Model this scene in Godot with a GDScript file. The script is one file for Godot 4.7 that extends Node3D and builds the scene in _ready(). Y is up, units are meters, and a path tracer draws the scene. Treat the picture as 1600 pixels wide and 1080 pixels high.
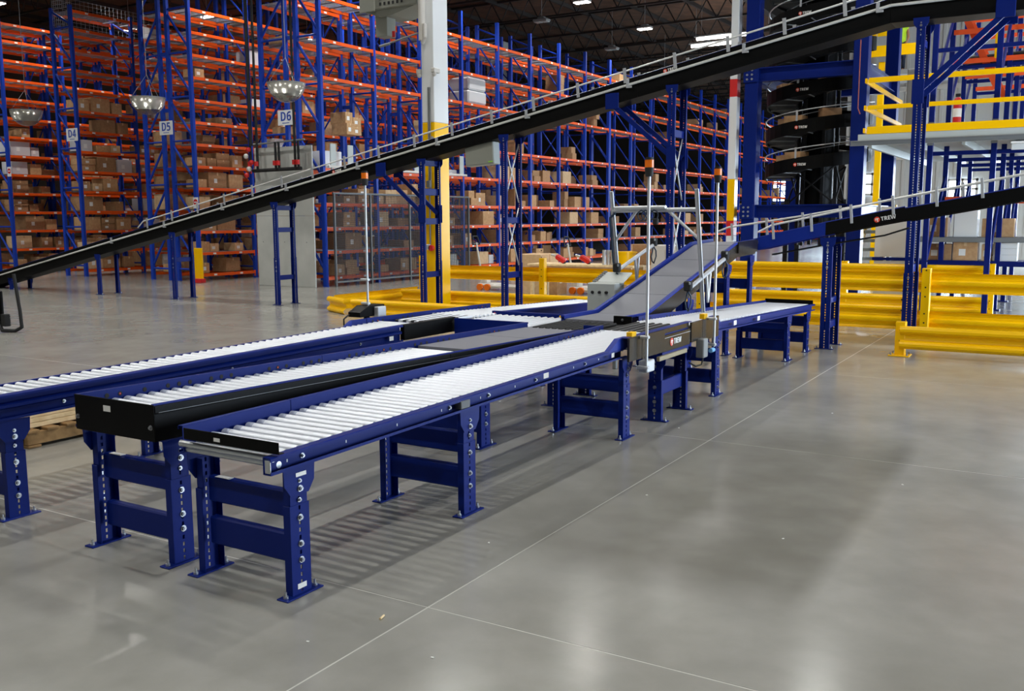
extends Node3D

# ---------------------------------------------------------------- mesh builder
class MB:
	var v := PackedVector3Array()
	var n := PackedVector3Array()

	func tri(a: Vector3, b: Vector3, c: Vector3, na: Vector3, nb: Vector3, nc: Vector3) -> void:
		var g := (b - a).cross(c - a)
		if g.dot(na + nb + nc) > 0.0:
			v.append(a); v.append(c); v.append(b)
			n.append(na); n.append(nc); n.append(nb)
		else:
			v.append(a); v.append(b); v.append(c)
			n.append(na); n.append(nb); n.append(nc)

	func quad(a: Vector3, b: Vector3, c: Vector3, d: Vector3, m: Vector3) -> void:
		tri(a, b, c, m, m, m)
		tri(a, c, d, m, m, m)

	# flat face whose normal points away from "from"
	func face(a: Vector3, b: Vector3, c: Vector3, d: Vector3, from: Vector3) -> void:
		var m := (b - a).cross(c - a).normalized()
		if m.dot((a + b + c + d) * 0.25 - from) < 0.0:
			m = -m
		quad(a, b, c, d, m)

	func box(c: Vector3, s: Vector3, q := Basis.IDENTITY) -> MB:
		var h := s * 0.5
		var ax := [q.x * h.x, q.y * h.y, q.z * h.z]
		for k in 3:
			var u: Vector3 = ax[(k + 1) % 3]
			var w: Vector3 = ax[(k + 2) % 3]
			for sg in [1.0, -1.0]:
				var o: Vector3 = c + ax[k] * sg
				var m: Vector3 = (ax[k] * sg).normalized()
				quad(o + u + w, o + u - w, o - u - w, o - u + w, m)
		return self

	# chamfered box
	func bev(c: Vector3, s: Vector3, e: float, q := Basis.IDENTITY) -> MB:
		var h := s * 0.5
		e = minf(e, minf(h.x, minf(h.y, h.z)) * 0.9)
		var P := func(x: float, y: float, z: float) -> Vector3: return c + q.x * x + q.y * y + q.z * z
		for sx in [1.0, -1.0]:
			var X: float = sx * h.x
			var Y: float = sx * h.y
			var Z: float = sx * h.z
			var ey := h.y - e; var ez := h.z - e; var ex := h.x - e
			quad(P.call(X, ey, ez), P.call(X, ey, -ez), P.call(X, -ey, -ez), P.call(X, -ey, ez), q.x * sx)
			quad(P.call(ex, Y, ez), P.call(ex, Y, -ez), P.call(-ex, Y, -ez), P.call(-ex, Y, ez), q.y * sx)
			quad(P.call(ex, ey, Z), P.call(ex, -ey, Z), P.call(-ex, -ey, Z), P.call(-ex, ey, Z), q.z * sx)
			for sy in [1.0, -1.0]:
				var a: float = sx; var b: float = sy
				quad(P.call(a * h.x, b * ey, ez), P.call(a * h.x, b * ey, -ez), P.call(a * ex, b * h.y, -ez), P.call(a * ex, b * h.y, ez), (q.x * a + q.y * b).normalized())
				quad(P.call(a * h.x, ey, b * ez), P.call(a * h.x, -ey, b * ez), P.call(a * ex, -ey, b * h.z), P.call(a * ex, ey, b * h.z), (q.x * a + q.z * b).normalized())
				quad(P.call(ex, a * h.y, b * ez), P.call(-ex, a * h.y, b * ez), P.call(-ex, a * ey, b * h.z), P.call(ex, a * ey, b * h.z), (q.y * a + q.z * b).normalized())
				for sz in [1.0, -1.0]:
					var d: float = sz
					var m := (q.x * a + q.y * b + q.z * d).normalized()
					tri(P.call(a * h.x, b * ey, d * ez), P.call(a * ex, b * h.y, d * ez), P.call(a * ex, b * ey, d * h.z), m, m, m)
		return self

	func tube(a: Vector3, b: Vector3, r: float, seg := 10, r2 := -1.0, caps := true) -> MB:
		if r2 < 0.0: r2 = r
		var d := (b - a).normalized()
		var u := d.cross(Vector3.UP if absf(d.y) < 0.9 else Vector3.RIGHT).normalized()
		var w := d.cross(u)
		for i in seg:
			var t0 := TAU * i / seg; var t1 := TAU * (i + 1) / seg
			var e0 := u * cos(t0) + w * sin(t0); var e1 := u * cos(t1) + w * sin(t1)
			tri(a + e0 * r, b + e0 * r2, b + e1 * r2, e0, e0, e1)
			tri(a + e0 * r, b + e1 * r2, a + e1 * r, e0, e1, e1)
			if caps:
				tri(a, a + e0 * r, a + e1 * r, -d, -d, -d)
				tri(b, b + e0 * r2, b + e1 * r2, d, d, d)
		return self

	func path(pts: Array, r: float, seg := 8) -> MB:
		for i in pts.size() - 1:
			tube(pts[i], pts[i + 1], r, seg)
		for i in range(1, pts.size() - 1):
			ball(pts[i], r, 4, seg)
		return self

	func ball(c: Vector3, r: float, st := 6, seg := 10, lo := -1.0, sc := Vector3.ONE) -> MB:
		# lo = lowest sine kept (-1 whole ball, 0 upper half)
		var a0 := asin(lo)
		for i in st:
			var p0 := lerpf(a0, PI / 2, float(i) / st); var p1 := lerpf(a0, PI / 2, float(i + 1) / st)
			for j in seg:
				var t0 := TAU * j / seg; var t1 := TAU * (j + 1) / seg
				var d := [Vector3(cos(p0) * cos(t0), sin(p0), cos(p0) * sin(t0)), Vector3(cos(p0) * cos(t1), sin(p0), cos(p0) * sin(t1)), Vector3(cos(p1) * cos(t1), sin(p1), cos(p1) * sin(t1)), Vector3(cos(p1) * cos(t0), sin(p1), cos(p1) * sin(t0))]
				tri(c + d[0] * r * sc, c + d[1] * r * sc, c + d[2] * r * sc, d[0], d[1], d[2])
				if i < st - 1: tri(c + d[0] * r * sc, c + d[2] * r * sc, c + d[3] * r * sc, d[0], d[2], d[3])
		return self

	# polygon p in the plane (o; ux, uy), extruded along d
	func ext(p: PackedVector2Array, o: Vector3, ux: Vector3, uy: Vector3, d: Vector3, caps := true) -> MB:
		var area := 0.0
		for i in p.size():
			var q := p[(i + 1) % p.size()]
			area += p[i].x * q.y - q.x * p[i].y
		for i in p.size():
			var a := p[i]; var b := p[(i + 1) % p.size()]
			var e := (b - a).normalized()
			var nn := Vector2(e.y, -e.x) * signf(area)
			var A := o + ux * a.x + uy * a.y; var B := o + ux * b.x + uy * b.y
			var m := (ux * nn.x + uy * nn.y)
			m = (m - d.normalized() * m.dot(d.normalized())).normalized()
			quad(A, B, B + d, A + d, m)
		if caps:
			var t := Geometry2D.triangulate_polygon(p)
			var k := d.normalized()
			for i in range(0, t.size(), 3):
				var A := o + ux * p[t[i]].x + uy * p[t[i]].y; var B := o + ux * p[t[i + 1]].x + uy * p[t[i + 1]].y; var C := o + ux * p[t[i + 2]].x + uy * p[t[i + 2]].y
				tri(A, B, C, -k, -k, -k)
				tri(A + d, B + d, C + d, k, k, k)
		return self

	func mesh(into: ArrayMesh = null) -> ArrayMesh:
		var m := into if into else ArrayMesh.new()
		if v.is_empty(): return m
		var a := []
		a.resize(Mesh.ARRAY_MAX)
		a[Mesh.ARRAY_VERTEX] = v
		a[Mesh.ARRAY_NORMAL] = n
		m.add_surface_from_arrays(Mesh.PRIMITIVE_TRIANGLES, a)
		return m

# ---------------------------------------------------------------- scene helpers
var used := {}
var M := {}
var rng := RandomNumberGenerator.new()

func numbered(p: Node, called: String) -> String:
	var key := "%d/%s" % [p.get_instance_id(), called]
	var k: int = used.get(key, 0)
	used[key] = k + 1
	return called if k == 0 else "%s_%03d" % [called, k]

func thing(called: String, label: String, category: String, at := Vector3.ZERO, group := "", kind := "") -> Node3D:
	var o := Node3D.new()
	o.name = numbered(self, called)
	o.position = at
	add_child(o, true)
	tag(o, label, category, group, kind)
	return o

func tag(o: Node, label: String, category: String, group := "", kind := "") -> Node:
	o.set_meta("label", label)
	o.set_meta("category", category)
	if group: o.set_meta("group", group)
	if kind: o.set_meta("kind", kind)
	return o

# a mesh of its own under p; "at" is in world axes relative to p's own origin
func part(p: Node, called: String, mesh: Mesh, m: Material, at := Vector3.ZERO, turn := Vector3.ZERO) -> MeshInstance3D:
	var i := MeshInstance3D.new()
	i.name = numbered(p, called)
	i.mesh = mesh
	if m:
		for s in mesh.get_surface_count(): i.set_surface_override_material(s, m)
	i.position = at
	i.rotation = turn
	p.add_child(i, true)
	return i

# a mesh built in world coordinates under a thing that stands at p.position
func wpart(p: Node3D, called: String, b: MB, m: Material) -> MeshInstance3D:
	return part(p, called, b.mesh(), m, -p.position)

func mono(called: String, b: MB, m: Material, label: String, category: String, group := "", kind := "") -> MeshInstance3D:
	var i := part(self, called, b.mesh(), m)
	tag(i, label, category, group, kind)
	return i

func rgb(r: float, g: float, b: float) -> Color:
	return Color(r / 255.0, g / 255.0, b / 255.0)

func mat(c: Color, rough := 0.5, metal := 0.0, spec := 0.5) -> StandardMaterial3D:
	var m := StandardMaterial3D.new()
	m.albedo_color = c
	m.roughness = rough
	m.metallic = metal
	m.metallic_specular = spec
	return m

func glow(c: Color, e: float) -> StandardMaterial3D:
	var m := mat(c, 0.6)
	m.emission_enabled = true
	m.emission = c
	m.emission_energy_multiplier = e
	return m

func noise_tex(freq: float, seed_: int, a: Color, b: Color, size := 512, octaves := 4, normal := false, strength := 4.0) -> NoiseTexture2D:
	var f := FastNoiseLite.new()
	f.seed = seed_
	f.frequency = freq
	f.fractal_octaves = octaves
	var t := NoiseTexture2D.new()
	t.width = size
	t.height = size
	t.seamless = true
	t.noise = f
	if normal:
		t.as_normal_map = true
		t.bump_strength = strength
	else:
		var g := Gradient.new()
		g.set_color(0, a)
		g.set_color(1, b)
		t.color_ramp = g
	return t

func tri_map(m: StandardMaterial3D, tex: Texture2D, scale: float, world := true) -> StandardMaterial3D:
	m.albedo_texture = tex
	m.uv1_triplanar = true
	m.uv1_world_triplanar = world
	m.uv1_scale = Vector3.ONE * scale
	return m

func materials() -> void:
	M.blue = mat(rgb(9, 32, 110), 0.42, 0.0, 0.26)
	M.rackblue = mat(rgb(28, 62, 168), 0.42, 0.0, 0.3)
	M.navy = mat(rgb(10, 27, 98), 0.42, 0.0, 0.26)
	M.steelblue = mat(rgb(16, 42, 136), 0.42, 0.0, 0.3)
	M.orange = mat(rgb(240, 92, 22), 0.42, 0.0, 0.35)
	M.rust = mat(rgb(222, 84, 40), 0.5, 0.0, 0.3)
	M.copper = mat(rgb(150, 78, 58), 0.45)
	M.darksteel = mat(rgb(82, 84, 86), 0.5)
	M.black = mat(rgb(14, 14, 14), 0.45, 0.0, 0.2)
	M.satin = mat(rgb(38, 34, 28), 0.22)
	M.rubber = mat(rgb(17, 17, 18), 0.7)
	M.belt = mat(rgb(112, 114, 122), 0.55)
	M.seam = mat(rgb(66, 68, 76), 0.6)
	M.zinc = mat(rgb(222, 227, 234), 0.36, 0.42)
	M.collar = mat(rgb(168, 176, 192), 0.42, 0.3)
	M.steel = mat(rgb(196, 200, 204), 0.32, 0.85)
	M.bolt = mat(rgb(168, 170, 174), 0.3, 0.9)
	M.conduit = mat(rgb(222, 222, 218), 0.35, 0.2)
	M.alu = mat(rgb(196, 199, 202), 0.4, 0.55)
	M.greysteel = mat(rgb(128, 130, 130), 0.5, 0.1)
	M.enclosure = mat(rgb(176, 182, 178), 0.45)
	M.heater = mat(rgb(142, 144, 134), 0.5)
	M.white = mat(rgb(226, 228, 228), 0.5)
	M.offwhite = mat(rgb(206, 202, 194), 0.55)
	M.yellow = mat(rgb(248, 192, 0), 0.32, 0.0, 0.32)
	M.red = mat(rgb(204, 30, 30), 0.45)
	M.amber = mat(rgb(238, 116, 14), 0.25)
	M.logo = mat(rgb(226, 66, 36), 0.5)
	M.kraft = tri_map(mat(Color.WHITE, 0.8), noise_tex(0.03, 5, rgb(186, 142, 98), rgb(204, 164, 118), 256), 1.2, false)
	M.kraftdark = tri_map(mat(Color.WHITE, 0.85), noise_tex(0.03, 6, rgb(158, 120, 84), rgb(178, 138, 98), 256), 1.2, false)
	M.kraftlight = tri_map(mat(Color.WHITE, 0.8), noise_tex(0.03, 7, rgb(206, 172, 128), rgb(220, 188, 146), 256), 1.2, false)
	M.paper = mat(rgb(236, 236, 232), 0.6)
	M.wood = tri_map(mat(Color.WHITE, 0.7), noise_tex(0.02, 8, rgb(222, 192, 142), rgb(248, 226, 184), 256), 1.4, false)
	M.palletwood = tri_map(mat(Color.WHITE, 0.8), noise_tex(0.02, 9, rgb(120, 92, 56), rgb(176, 140, 92), 256), 1.4, false)
	M.wire = mat(rgb(150, 152, 158), 0.45, 0.4)
	M.cagewire = mat(rgb(44, 44, 48), 0.6)
	M.mirror = mat(rgb(226, 224, 212), 0.2, 0.72)
	M.sheet = tri_map(mat(Color.WHITE, 0.5), noise_tex(0.01, 10, rgb(176, 178, 172), rgb(196, 196, 190), 256), 0.4)
	M.wrap = mat(rgb(214, 214, 216), 0.25)
	M.cable = mat(rgb(22, 44, 66), 0.5)
	M.deckdark = tri_map(mat(Color.WHITE, 0.9), noise_tex(0.02, 11, rgb(62, 42, 26), rgb(96, 66, 42), 256), 0.25)
	M.joist = mat(rgb(34, 28, 24), 0.7)
	M.darkwall = mat(rgb(66, 58, 50), 0.9)
	M.wall = mat(rgb(196, 196, 192), 0.8)
	M.concrete = mat(rgb(150, 148, 142), 0.8)
	M.filler = mat(rgb(186, 186, 178), 0.5)
	M.vest = mat(rgb(196, 240, 40), 0.6)
	M.skin = mat(rgb(178, 124, 96), 0.6)
	M.denim = mat(rgb(38, 46, 66), 0.8)
	M.hair = mat(rgb(30, 24, 20), 0.8)
	M.lamp = glow(Color(1.0, 0.985, 0.95), 14.0)
	M.day = glow(Color(0.86, 0.93, 1.0), 5.0)
	M.tube = glow(Color(1.0, 0.98, 0.94), 6.0)
	var f := mat(Color.WHITE, 0.24, 0.0, 0.5)
	tri_map(f, noise_tex(0.008, 21, rgb(143, 142, 135), rgb(161, 160, 153), 1024, 6), 0.11)
	f.detail_enabled = true
	f.detail_blend_mode = BaseMaterial3D.BLEND_MODE_MUL
	f.detail_uv_layer = BaseMaterial3D.DETAIL_UV_1
	f.detail_albedo = noise_tex(0.05, 22, rgb(236, 236, 235), rgb(255, 255, 255), 512, 5)
	f.roughness_texture = noise_tex(0.012, 23, Color(0.72, 0.72, 0.72), Color(1, 1, 1), 512, 5)
	M.floor = f

# ---------------------------------------------------------------- lettering
func emblem(p: Node3D, at: Vector3, q: Basis, s: float, text := true) -> void:
	# round red badge with a white letter-like mark, and the white word beside it; s = cap height, q.x along the word, q.z out of the panel
	var o := Node3D.new()
	var b := MB.new().tube(q.z * 0.001, q.z * 0.003, s * 0.72, 20)
	part(p, "emblem", b.mesh(), M.logo, at)
	var w := MB.new()
	w.box(q.z * 0.004 + q.y * s * 0.22, Vector3(s * 0.86, s * 0.2, 0.002), q)
	w.box(q.z * 0.004 - q.y * s * 0.22 + q.x * s * 0.12, Vector3(s * 0.24, s * 0.72, 0.002), q)
	w.box(q.z * 0.004 - q.x * s * 0.3 - q.y * s * 0.06, Vector3(s * 0.2, s * 0.28, 0.002), q)
	part(p, "emblem_mark", w.mesh(), M.paper, at)
	if text:
		var t := word("TREW", s * 1.36, 0.002, true)
		var i := part(p, "lettering", t, M.paper, at + q.x * s * 2.75 + q.z * 0.003)
		i.basis = q
	o.free()

func word(s: String, size: float, depth: float, bold := false) -> TextMesh:
	var t := TextMesh.new()
	var f := SystemFont.new()
	f.font_names = PackedStringArray(["Droid Sans"])
	if bold: f.font_weight = 700
	t.font = f
	t.text = s
	t.font_size = 64
	t.pixel_size = size / 64.0
	t.depth = depth
	return t

# ---------------------------------------------------------------- conveyor pieces
func chan(h: float, w: float, lip: float, t := 0.004) -> PackedVector2Array:
	# lipped channel, open towards +x, base at the origin
	return PackedVector2Array([Vector2(0, 0), Vector2(w, 0), Vector2(w, lip * 0.75), Vector2(w - t, lip * 0.75), Vector2(w - t, t), Vector2(t, t), Vector2(t, h - t), Vector2(w - t, h - t), Vector2(w - t, h - lip), Vector2(w, h - lip), Vector2(w, h - 0.006), Vector2(w - 0.006, h), Vector2(0, h)])

# leg web with slots; origin on the floor, web in the plane x = 0 facing +x, flanges towards -x
var leg_cache := {}
func leg_mesh(h: float, wide: float, sleeve: float, y0 := 0.0) -> ArrayMesh:
	var key := "%.3f %.3f %.3f %.3f" % [h, wide, sleeve, y0]
	if leg_cache.has(key): return leg_cache[key]
	var b := MB.new()
	var sl := 0.0065
	for k in 2:
		var lo := y0 if k == 0 else sleeve
		var hi := sleeve if k == 0 else h
		var w := wide if k == 0 else wide - 0.016
		var x := 0.0 if k == 0 else -0.004
		for s in [1.0, -1.0]:
			b.box(Vector3(x - 0.002, (lo + hi) / 2, s * (w / 2 + sl) / 2), Vector3(0.004, hi - lo, w / 2 - sl))
			b.bev(Vector3(x - 0.0225, (lo + hi) / 2, s * (w / 2 - 0.002)), Vector3(0.045, hi - lo, 0.004), 0.0015)
		var y := lo
		while y < hi - 0.001:   # bridges between the slots
			var e := minf(y + 0.016, hi)
			b.box(Vector3(x - 0.002, (y + e) / 2, 0), Vector3(0.004, e - y, sl * 2))
			y += 0.037
	return leg_cache.get_or_add(key, b.mesh())

var bolt_mesh: ArrayMesh
func bolt(p: Node, at: Vector3, axis: Vector3, s := 1.0) -> void:
	if bolt_mesh == null:
		var b := MB.new()
		b.tube(Vector3.ZERO, Vector3(0, 0.004, 0), 0.017, 14)
		b.tube(Vector3(0, 0.004, 0), Vector3(0, 0.014, 0), 0.0115, 6)
		b.tube(Vector3(0, 0.014, 0), Vector3(0, 0.018, 0), 0.006, 8)
		bolt_mesh = b.mesh()
	var i := part(p, "bolt", bolt_mesh, M.bolt, at)
	i.basis = Basis(Quaternion(Vector3.UP, axis)) * Basis.from_scale(Vector3.ONE * s)

var foot_mesh: ArrayMesh
var anchor_mesh: ArrayMesh
# one adjustable leg: s = +1 faces +x, -1 faces -x
func leg(p: Node3D, x: float, z: float, h: float, s: float, slope := 0.0, near := true, sleeve := 0.45, wide := 0.13) -> MeshInstance3D:
	var l := part(p, "leg", leg_mesh(h - 0.03, wide, sleeve), M.blue, Vector3(x, 0, z) - p.position, Vector3(0, 0.0 if s > 0 else PI, 0))
	if foot_mesh == null:
		foot_mesh = MB.new().bev(Vector3(-0.012, 0.004, 0), Vector3(0.075, 0.008, 0.25), 0.003).mesh()
		anchor_mesh = MB.new().tube(Vector3.ZERO, Vector3(0, 0.012, 0), 0.013, 6).tube(Vector3.ZERO, Vector3(0, 0.032, 0), 0.006, 8).mesh()
	part(l, "foot_plate", foot_mesh, M.blue)
	for k in [1.0, -1.0]: part(l, "anchor_bolt", anchor_mesh, M.steel, Vector3(-0.012, 0.008, k * 0.1))
	# pivot bracket under the frame
	var t := slope * s
	var b := MB.new()
	b.ext(PackedVector2Array([Vector2(-0.06, h - 0.135), Vector2(0.06, h - 0.135), Vector2(0.1, h - 0.08), Vector2(0.105, h + 0.105 * -t), Vector2(-0.105, h - 0.105 * -t), Vector2(-0.1, h - 0.08)]), Vector3(0.001, 0, 0), Vector3(0, 0, 1), Vector3.UP, Vector3(0.005, 0, 0))
	part(l, "pivot_bracket", b.mesh(), M.blue)
	if near:
		bolt(l, Vector3(0.006, h - 0.106, 0), Vector3.RIGHT)
		bolt(l, Vector3(0.006, h - 0.068, 0), Vector3.RIGHT, 0.65)
		bolt(l, Vector3(0.0, h - 0.163, 0), Vector3.RIGHT, 0.7)
		for y in [sleeve - 0.065, sleeve - 0.195, sleeve - 0.275]: bolt(l, Vector3(0.0, y, 0), Vector3.RIGHT)
	return l

func cross_beam(p: Node3D, x0: float, x1: float, z: float, y0: float, y1: float) -> MeshInstance3D:
	var c := Vector3((x0 + x1) / 2, (y0 + y1) / 2, z)
	return part(p, "cross_beam", MB.new().bev(Vector3.ZERO, Vector3(x1 - x0, y1 - y0, 0.05), 0.008).mesh(), M.blue, c - p.position)

# H-frame: outer faces of its legs at x0 and x1
func stand(p: Node3D, x0: float, x1: float, z: float, h: float, beams: Array, slope := 0.0, near := true, sleeve := 0.45, sticker := false) -> void:
	leg(p, x1, z, h, 1.0, slope, near, sleeve)
	leg(p, x0, z, h, -1.0, slope, near, sleeve)
	for k in beams.size():
		var c := cross_beam(p, x0 + 0.045, x1 - 0.01, z, beams[k][0], beams[k][1])
		if sticker and k == 0:
			part(c, "sticker", MB.new().box(Vector3(-(x1 - x0) * 0.3, (beams[k][1] - beams[k][0]) / 2 + 0.001, 0.006), Vector3(0.1, 0.002, 0.034)).mesh(), M.paper)

var roller_cache := {}
# rollers with their axles, along z between z0 and z1 (z1 < z0), top following y(z)
func rollers(p: Node3D, x0: float, x1: float, z0: float, z1: float, ya: float, yb: float, pitch := 0.0815, collar := true) -> void:
	var L := x1 - x0
	var key := "%.3f" % L
	if not roller_cache.has(key):
		roller_cache[key] = [MB.new().tube(Vector3(-L / 2, 0, 0), Vector3(L / 2, 0, 0), 0.0245, 16).mesh(), MB.new().tube(Vector3(-L / 2 - 0.012, 0, 0), Vector3(L / 2 + 0.012, 0, 0), 0.0055, 6).mesh(), MB.new().tube(Vector3(-L / 2 + 0.002, 0, 0), Vector3(-L / 2 + 0.05, 0, 0), 0.0252, 16).mesh()]
	var c: Array = roller_cache[key]
	var n := int((z0 - z1) / pitch) + 1
	for k in n:
		var z := z0 - k * pitch
		var y := lerpf(ya, yb, (z0 - z) / (z0 - z1)) - 0.0245
		var r := part(p, "roller", c[0], M.zinc, Vector3((x0 + x1) / 2, y, z) - p.position)
		part(r, "axle", c[1], M.rubber)
		if collar: part(r, "collar", c[2], M.collar)

# side frame along z: outer lipped channel; out = +1 opens to +x
func rail_z(p: Node3D, called: String, x: float, out: float, z0: float, z1: float, ya0: float, ya1: float, yb0: float, yb1: float, w := 0.045, m: Material = null) -> MeshInstance3D:
	# (ya0, ya1) bottom and top at z0, (yb0, yb1) at z1; the profile keeps its height
	var b := MB.new()
	b.ext(chan(ya1 - ya0, w, 0.02), Vector3(x, ya0, z0), Vector3(out, 0, 0), Vector3.UP, Vector3(0, yb1 - ya1, z1 - z0))
	return wpart(p, called, b, m if m else M.blue)

func ports(p: Node3D, x: float, out: float, zs: Array, yf: Callable, r := 0.0135) -> void:
	var i := 0
	for z in zs:
		var b := MB.new().tube(Vector3(0, 0, 0), Vector3(out * 0.0015, 0, 0), r, 14)
		part(p, "sensor_port", b.mesh(), M.rubber, Vector3(x, yf.call(z), z) - p.position)
		if i % 9 == 1:
			part(p, "reflector", MB.new().tube(Vector3.ZERO, Vector3(out * 0.002, 0, 0), r * 0.4, 10).mesh(), M.red, Vector3(x, yf.call(z), z) - p.position)
		i += 1

# H-frame whose legs face +z and -z (under conveyors that run along x)
func stand_x(p: Node3D, x: float, zn: float, zf: float, h: float, beams: Array, sleeve := 0.45, near := false, braced := 0.0) -> void:
	for k in 2:
		var z := zn if k == 0 else zf
		var l := leg(p, 0, 0, h, 1.0, 0.0, near, sleeve)
		l.position = Vector3(x, 0, z) - p.position
		l.rotation.y = -PI / 2 if k == 0 else PI / 2
	for y in beams:
		part(p, "cross_beam", MB.new().bev(Vector3.ZERO, Vector3(0.05, y[1] - y[0], zn - zf - 0.05), 0.006).mesh(), M.blue, Vector3(x, (y[0] + y[1]) / 2, (zn + zf) / 2) - p.position)
	if braced > 0.0:   # crossed flat rods between the legs
		var y0 := braced
		for k in 2:
			var a := Vector3(x, y0 + k * 1.15, zn - 0.03); var b := Vector3(x, y0 + 1.05 + k * 1.15, zf + 0.03)
			wpart(p, "cross_rod", MB.new().tube(a, b, 0.013, 6), M.steel)
			wpart(p, "cross_rod", MB.new().tube(Vector3(a.x, b.y, a.z), Vector3(b.x, a.y, b.z), 0.013, 6), M.steel)

# ---------------------------------------------------------------- the roller conveyors in front
func build_conveyors() -> void:
	var g := "roller conveyors feeding the transfer"
	# front lane, nearest the camera
	var c := thing("roller_conveyor", "nearest blue roller lane, bright silver rollers, low black stop plate at its open end", "conveyor", Vector3(-3.47, 0, -5), g)
	rail_z(c, "side_channel", -3.165, 1, -3.03, -6.95, 0.637, 0.721, 0.69, 0.772, 0.05)
	wpart(c, "channel_plug", MB.new().bev(Vector3(-3.14, 0.675, -3.036), Vector3(0.036, 0.062, 0.004), 0.001), M.steel)
	for q in [[-3.1, -3.85], [-3.855, -7.05], [-7.055, -7.93]]:
		var y0: float = 0.786 - (q[0] + 3.1) * 0.0056; var y1: float = 0.786 - (q[1] + 3.1) * 0.0056
		rail_z(c, "guide_plate", -3.785, -1, q[0], q[1], y0 - 0.14, y0, y1 - 0.14, y1, 0.036)
	rollers(c, -3.77, -3.175, -3.19, -7.84, 0.724, 0.782)
	ports(c, -3.785, 1, [-7.15, -7.23, -7.31, -7.69, -7.77, -7.85], func(z): return 0.782 - 0.004 * z - 0.03)
	wpart(c, "stop_plate", MB.new().bev(Vector3(-3.405, 0.764, -3.055), Vector3(0.64, 0.056, 0.004), 0.0015).bev(Vector3(-3.405, 0.737, -3.072), Vector3(0.64, 0.004, 0.036), 0.0015), M.black)
	wpart(c, "plate_sticker", MB.new().box(Vector3(-3.49, 0.758, -3.0525), Vector3(0.042, 0.018, 0.001)), M.paper)
	for y in [0.70, 0.664]:
		wpart(c, "end_spreader", MB.new().tube(Vector3(-3.79, y, -3.09 - (0.7 - y)), Vector3(-3.16, y, -3.09 - (0.7 - y)), 0.017, 12), M.steel)
	wpart(c, "guide_ramp", MB.new().ext(PackedVector2Array([Vector2(0, 0), Vector2(0.38, 0.004), Vector2(0.38, 0.09), Vector2(0.2, 0.09)]), Vector3(-3.16, 0.76, -6.62), Vector3(0, 0, -1), Vector3.UP, Vector3(0.045, 0, 0)), M.steelblue)
	for z in [-3.28, -4.52, -4.95, -5.55, -6.3]:
		bolt(c, Vector3(-3.16, lerpf(0.672, 0.726, (-3.03 - z) / 3.92), z) - c.position, Vector3.RIGHT, 0.8)
	for k in 9: wpart(c, "rail_slot", MB.new().box(Vector3(-3.1605, lerpf(0.672, 0.726, k / 9.0), -3.18 - k * 0.42), Vector3(0.001, 0.014, 0.007)), M.paper)
	wpart(c, "splice_plate", MB.new().bev(Vector3(-3.135, 0.70, -4.62), Vector3(0.05, 0.05, 0.1), 0.004), M.darksteel)
	wpart(c, "rail_label", MB.new().box(Vector3(-3.1145, 0.73, -5.62), Vector3(0.001, 0.036, 0.07)), M.offwhite)
	wpart(c, "rail_label", MB.new().box(Vector3(-3.1145, 0.735, -6.7), Vector3(0.001, 0.036, 0.05)), M.offwhite)
	for q in [[-3.23, 0.635], [-4.7, 0.655], [-7.03, 0.69]]:
		stand(c, -3.79, -3.14, q[0], q[1], [[0.38, 0.512], [0.155, 0.3]], -0.013, true, 0.45, true)
	wpart(c, "leg_label", MB.new().bev(Vector3(-3.1325, 0.598, -3.24), Vector3(0.002, 0.02, 0.07), 0.0005), M.paper)
	wpart(c, "leg_label", MB.new().bev(Vector3(-3.139, 0.045, -3.23), Vector3(0.002, 0.026, 0.06), 0.0005), M.paper)
	# middle lane with the black box end
	c = thing("roller_conveyor", "middle blue roller lane closed by a deep black end plate, grey belt farther along", "conveyor", Vector3(-4.3, 0, -5.3), g)
	var yt := func(z): return 0.874 + (z + 3.0) * 0.0152
	rail_z(c, "guide_plate", -4.595, -1, -3.085, -5.0, 0.69, yt.call(-3.085), 0.66, yt.call(-5.0), 0.034)
	rail_z(c, "guide_plate", -4.595, -1, -5.005, -7.92, 0.66, yt.call(-5.0), 0.62, yt.call(-7.92), 0.034)
	wpart(c, "side_channel", MB.new().ext(chan(0.19, 0.012, 0.006), Vector3(-3.996, 0.687, -3.085), Vector3.RIGHT, Vector3.UP, Vector3(0, -0.105, -4.75)), M.blue)
	var cv := MB.new()
	for q in [[0.0, 0.55], [0.551, 1.0]]:
		cv.ext(PackedVector2Array([Vector2(0, 0), Vector2(0.006, 0), Vector2(0.006, 0.142), Vector2(0.012, 0.15), Vector2(0.012, 0.184), Vector2(0, 0.184)]), Vector3(-3.984, 0.682 - 0.105 * q[0], -3.09 - 4.75 * q[0]), Vector3.RIGHT, Vector3.UP, Vector3(0, -0.105, -4.75) * (q[1] - q[0]))
	wpart(c, "side_cover", cv, M.black)
	wpart(c, "cover_trim", MB.new().ext(PackedVector2Array([Vector2(0, 0), Vector2(0.002, 0), Vector2(0.002, 0.0025), Vector2(0, 0.0025)]), Vector3(-3.973, 0.83, -3.11), Vector3.RIGHT, Vector3.UP, Vector3(0, -0.103, -4.7)), M.greysteel)
	emblem(c, Vector3(-3.975, 0.70, -5.35) - c.position, Basis(Vector3(0, 0, -1), Vector3.UP, Vector3.RIGHT), 0.05)
	wpart(c, "end_plate", MB.new().bev(Vector3(-4.295, 0.778, -3.083), Vector3(0.645, 0.192, 0.006), 0.002), M.black)
	wpart(c, "plate_sticker", MB.new().box(Vector3(-4.345, 0.82, -3.0795), Vector3(0.058, 0.032, 0.001)), M.paper)
	for x in [-4.592, -4.0]: bolt(c, Vector3(x, 0.755, -3.08) - c.position, Vector3.BACK, 0.8)
	rollers(c, -4.585, -4.01, -3.3, -6.02, 0.819, 0.782)
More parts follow.
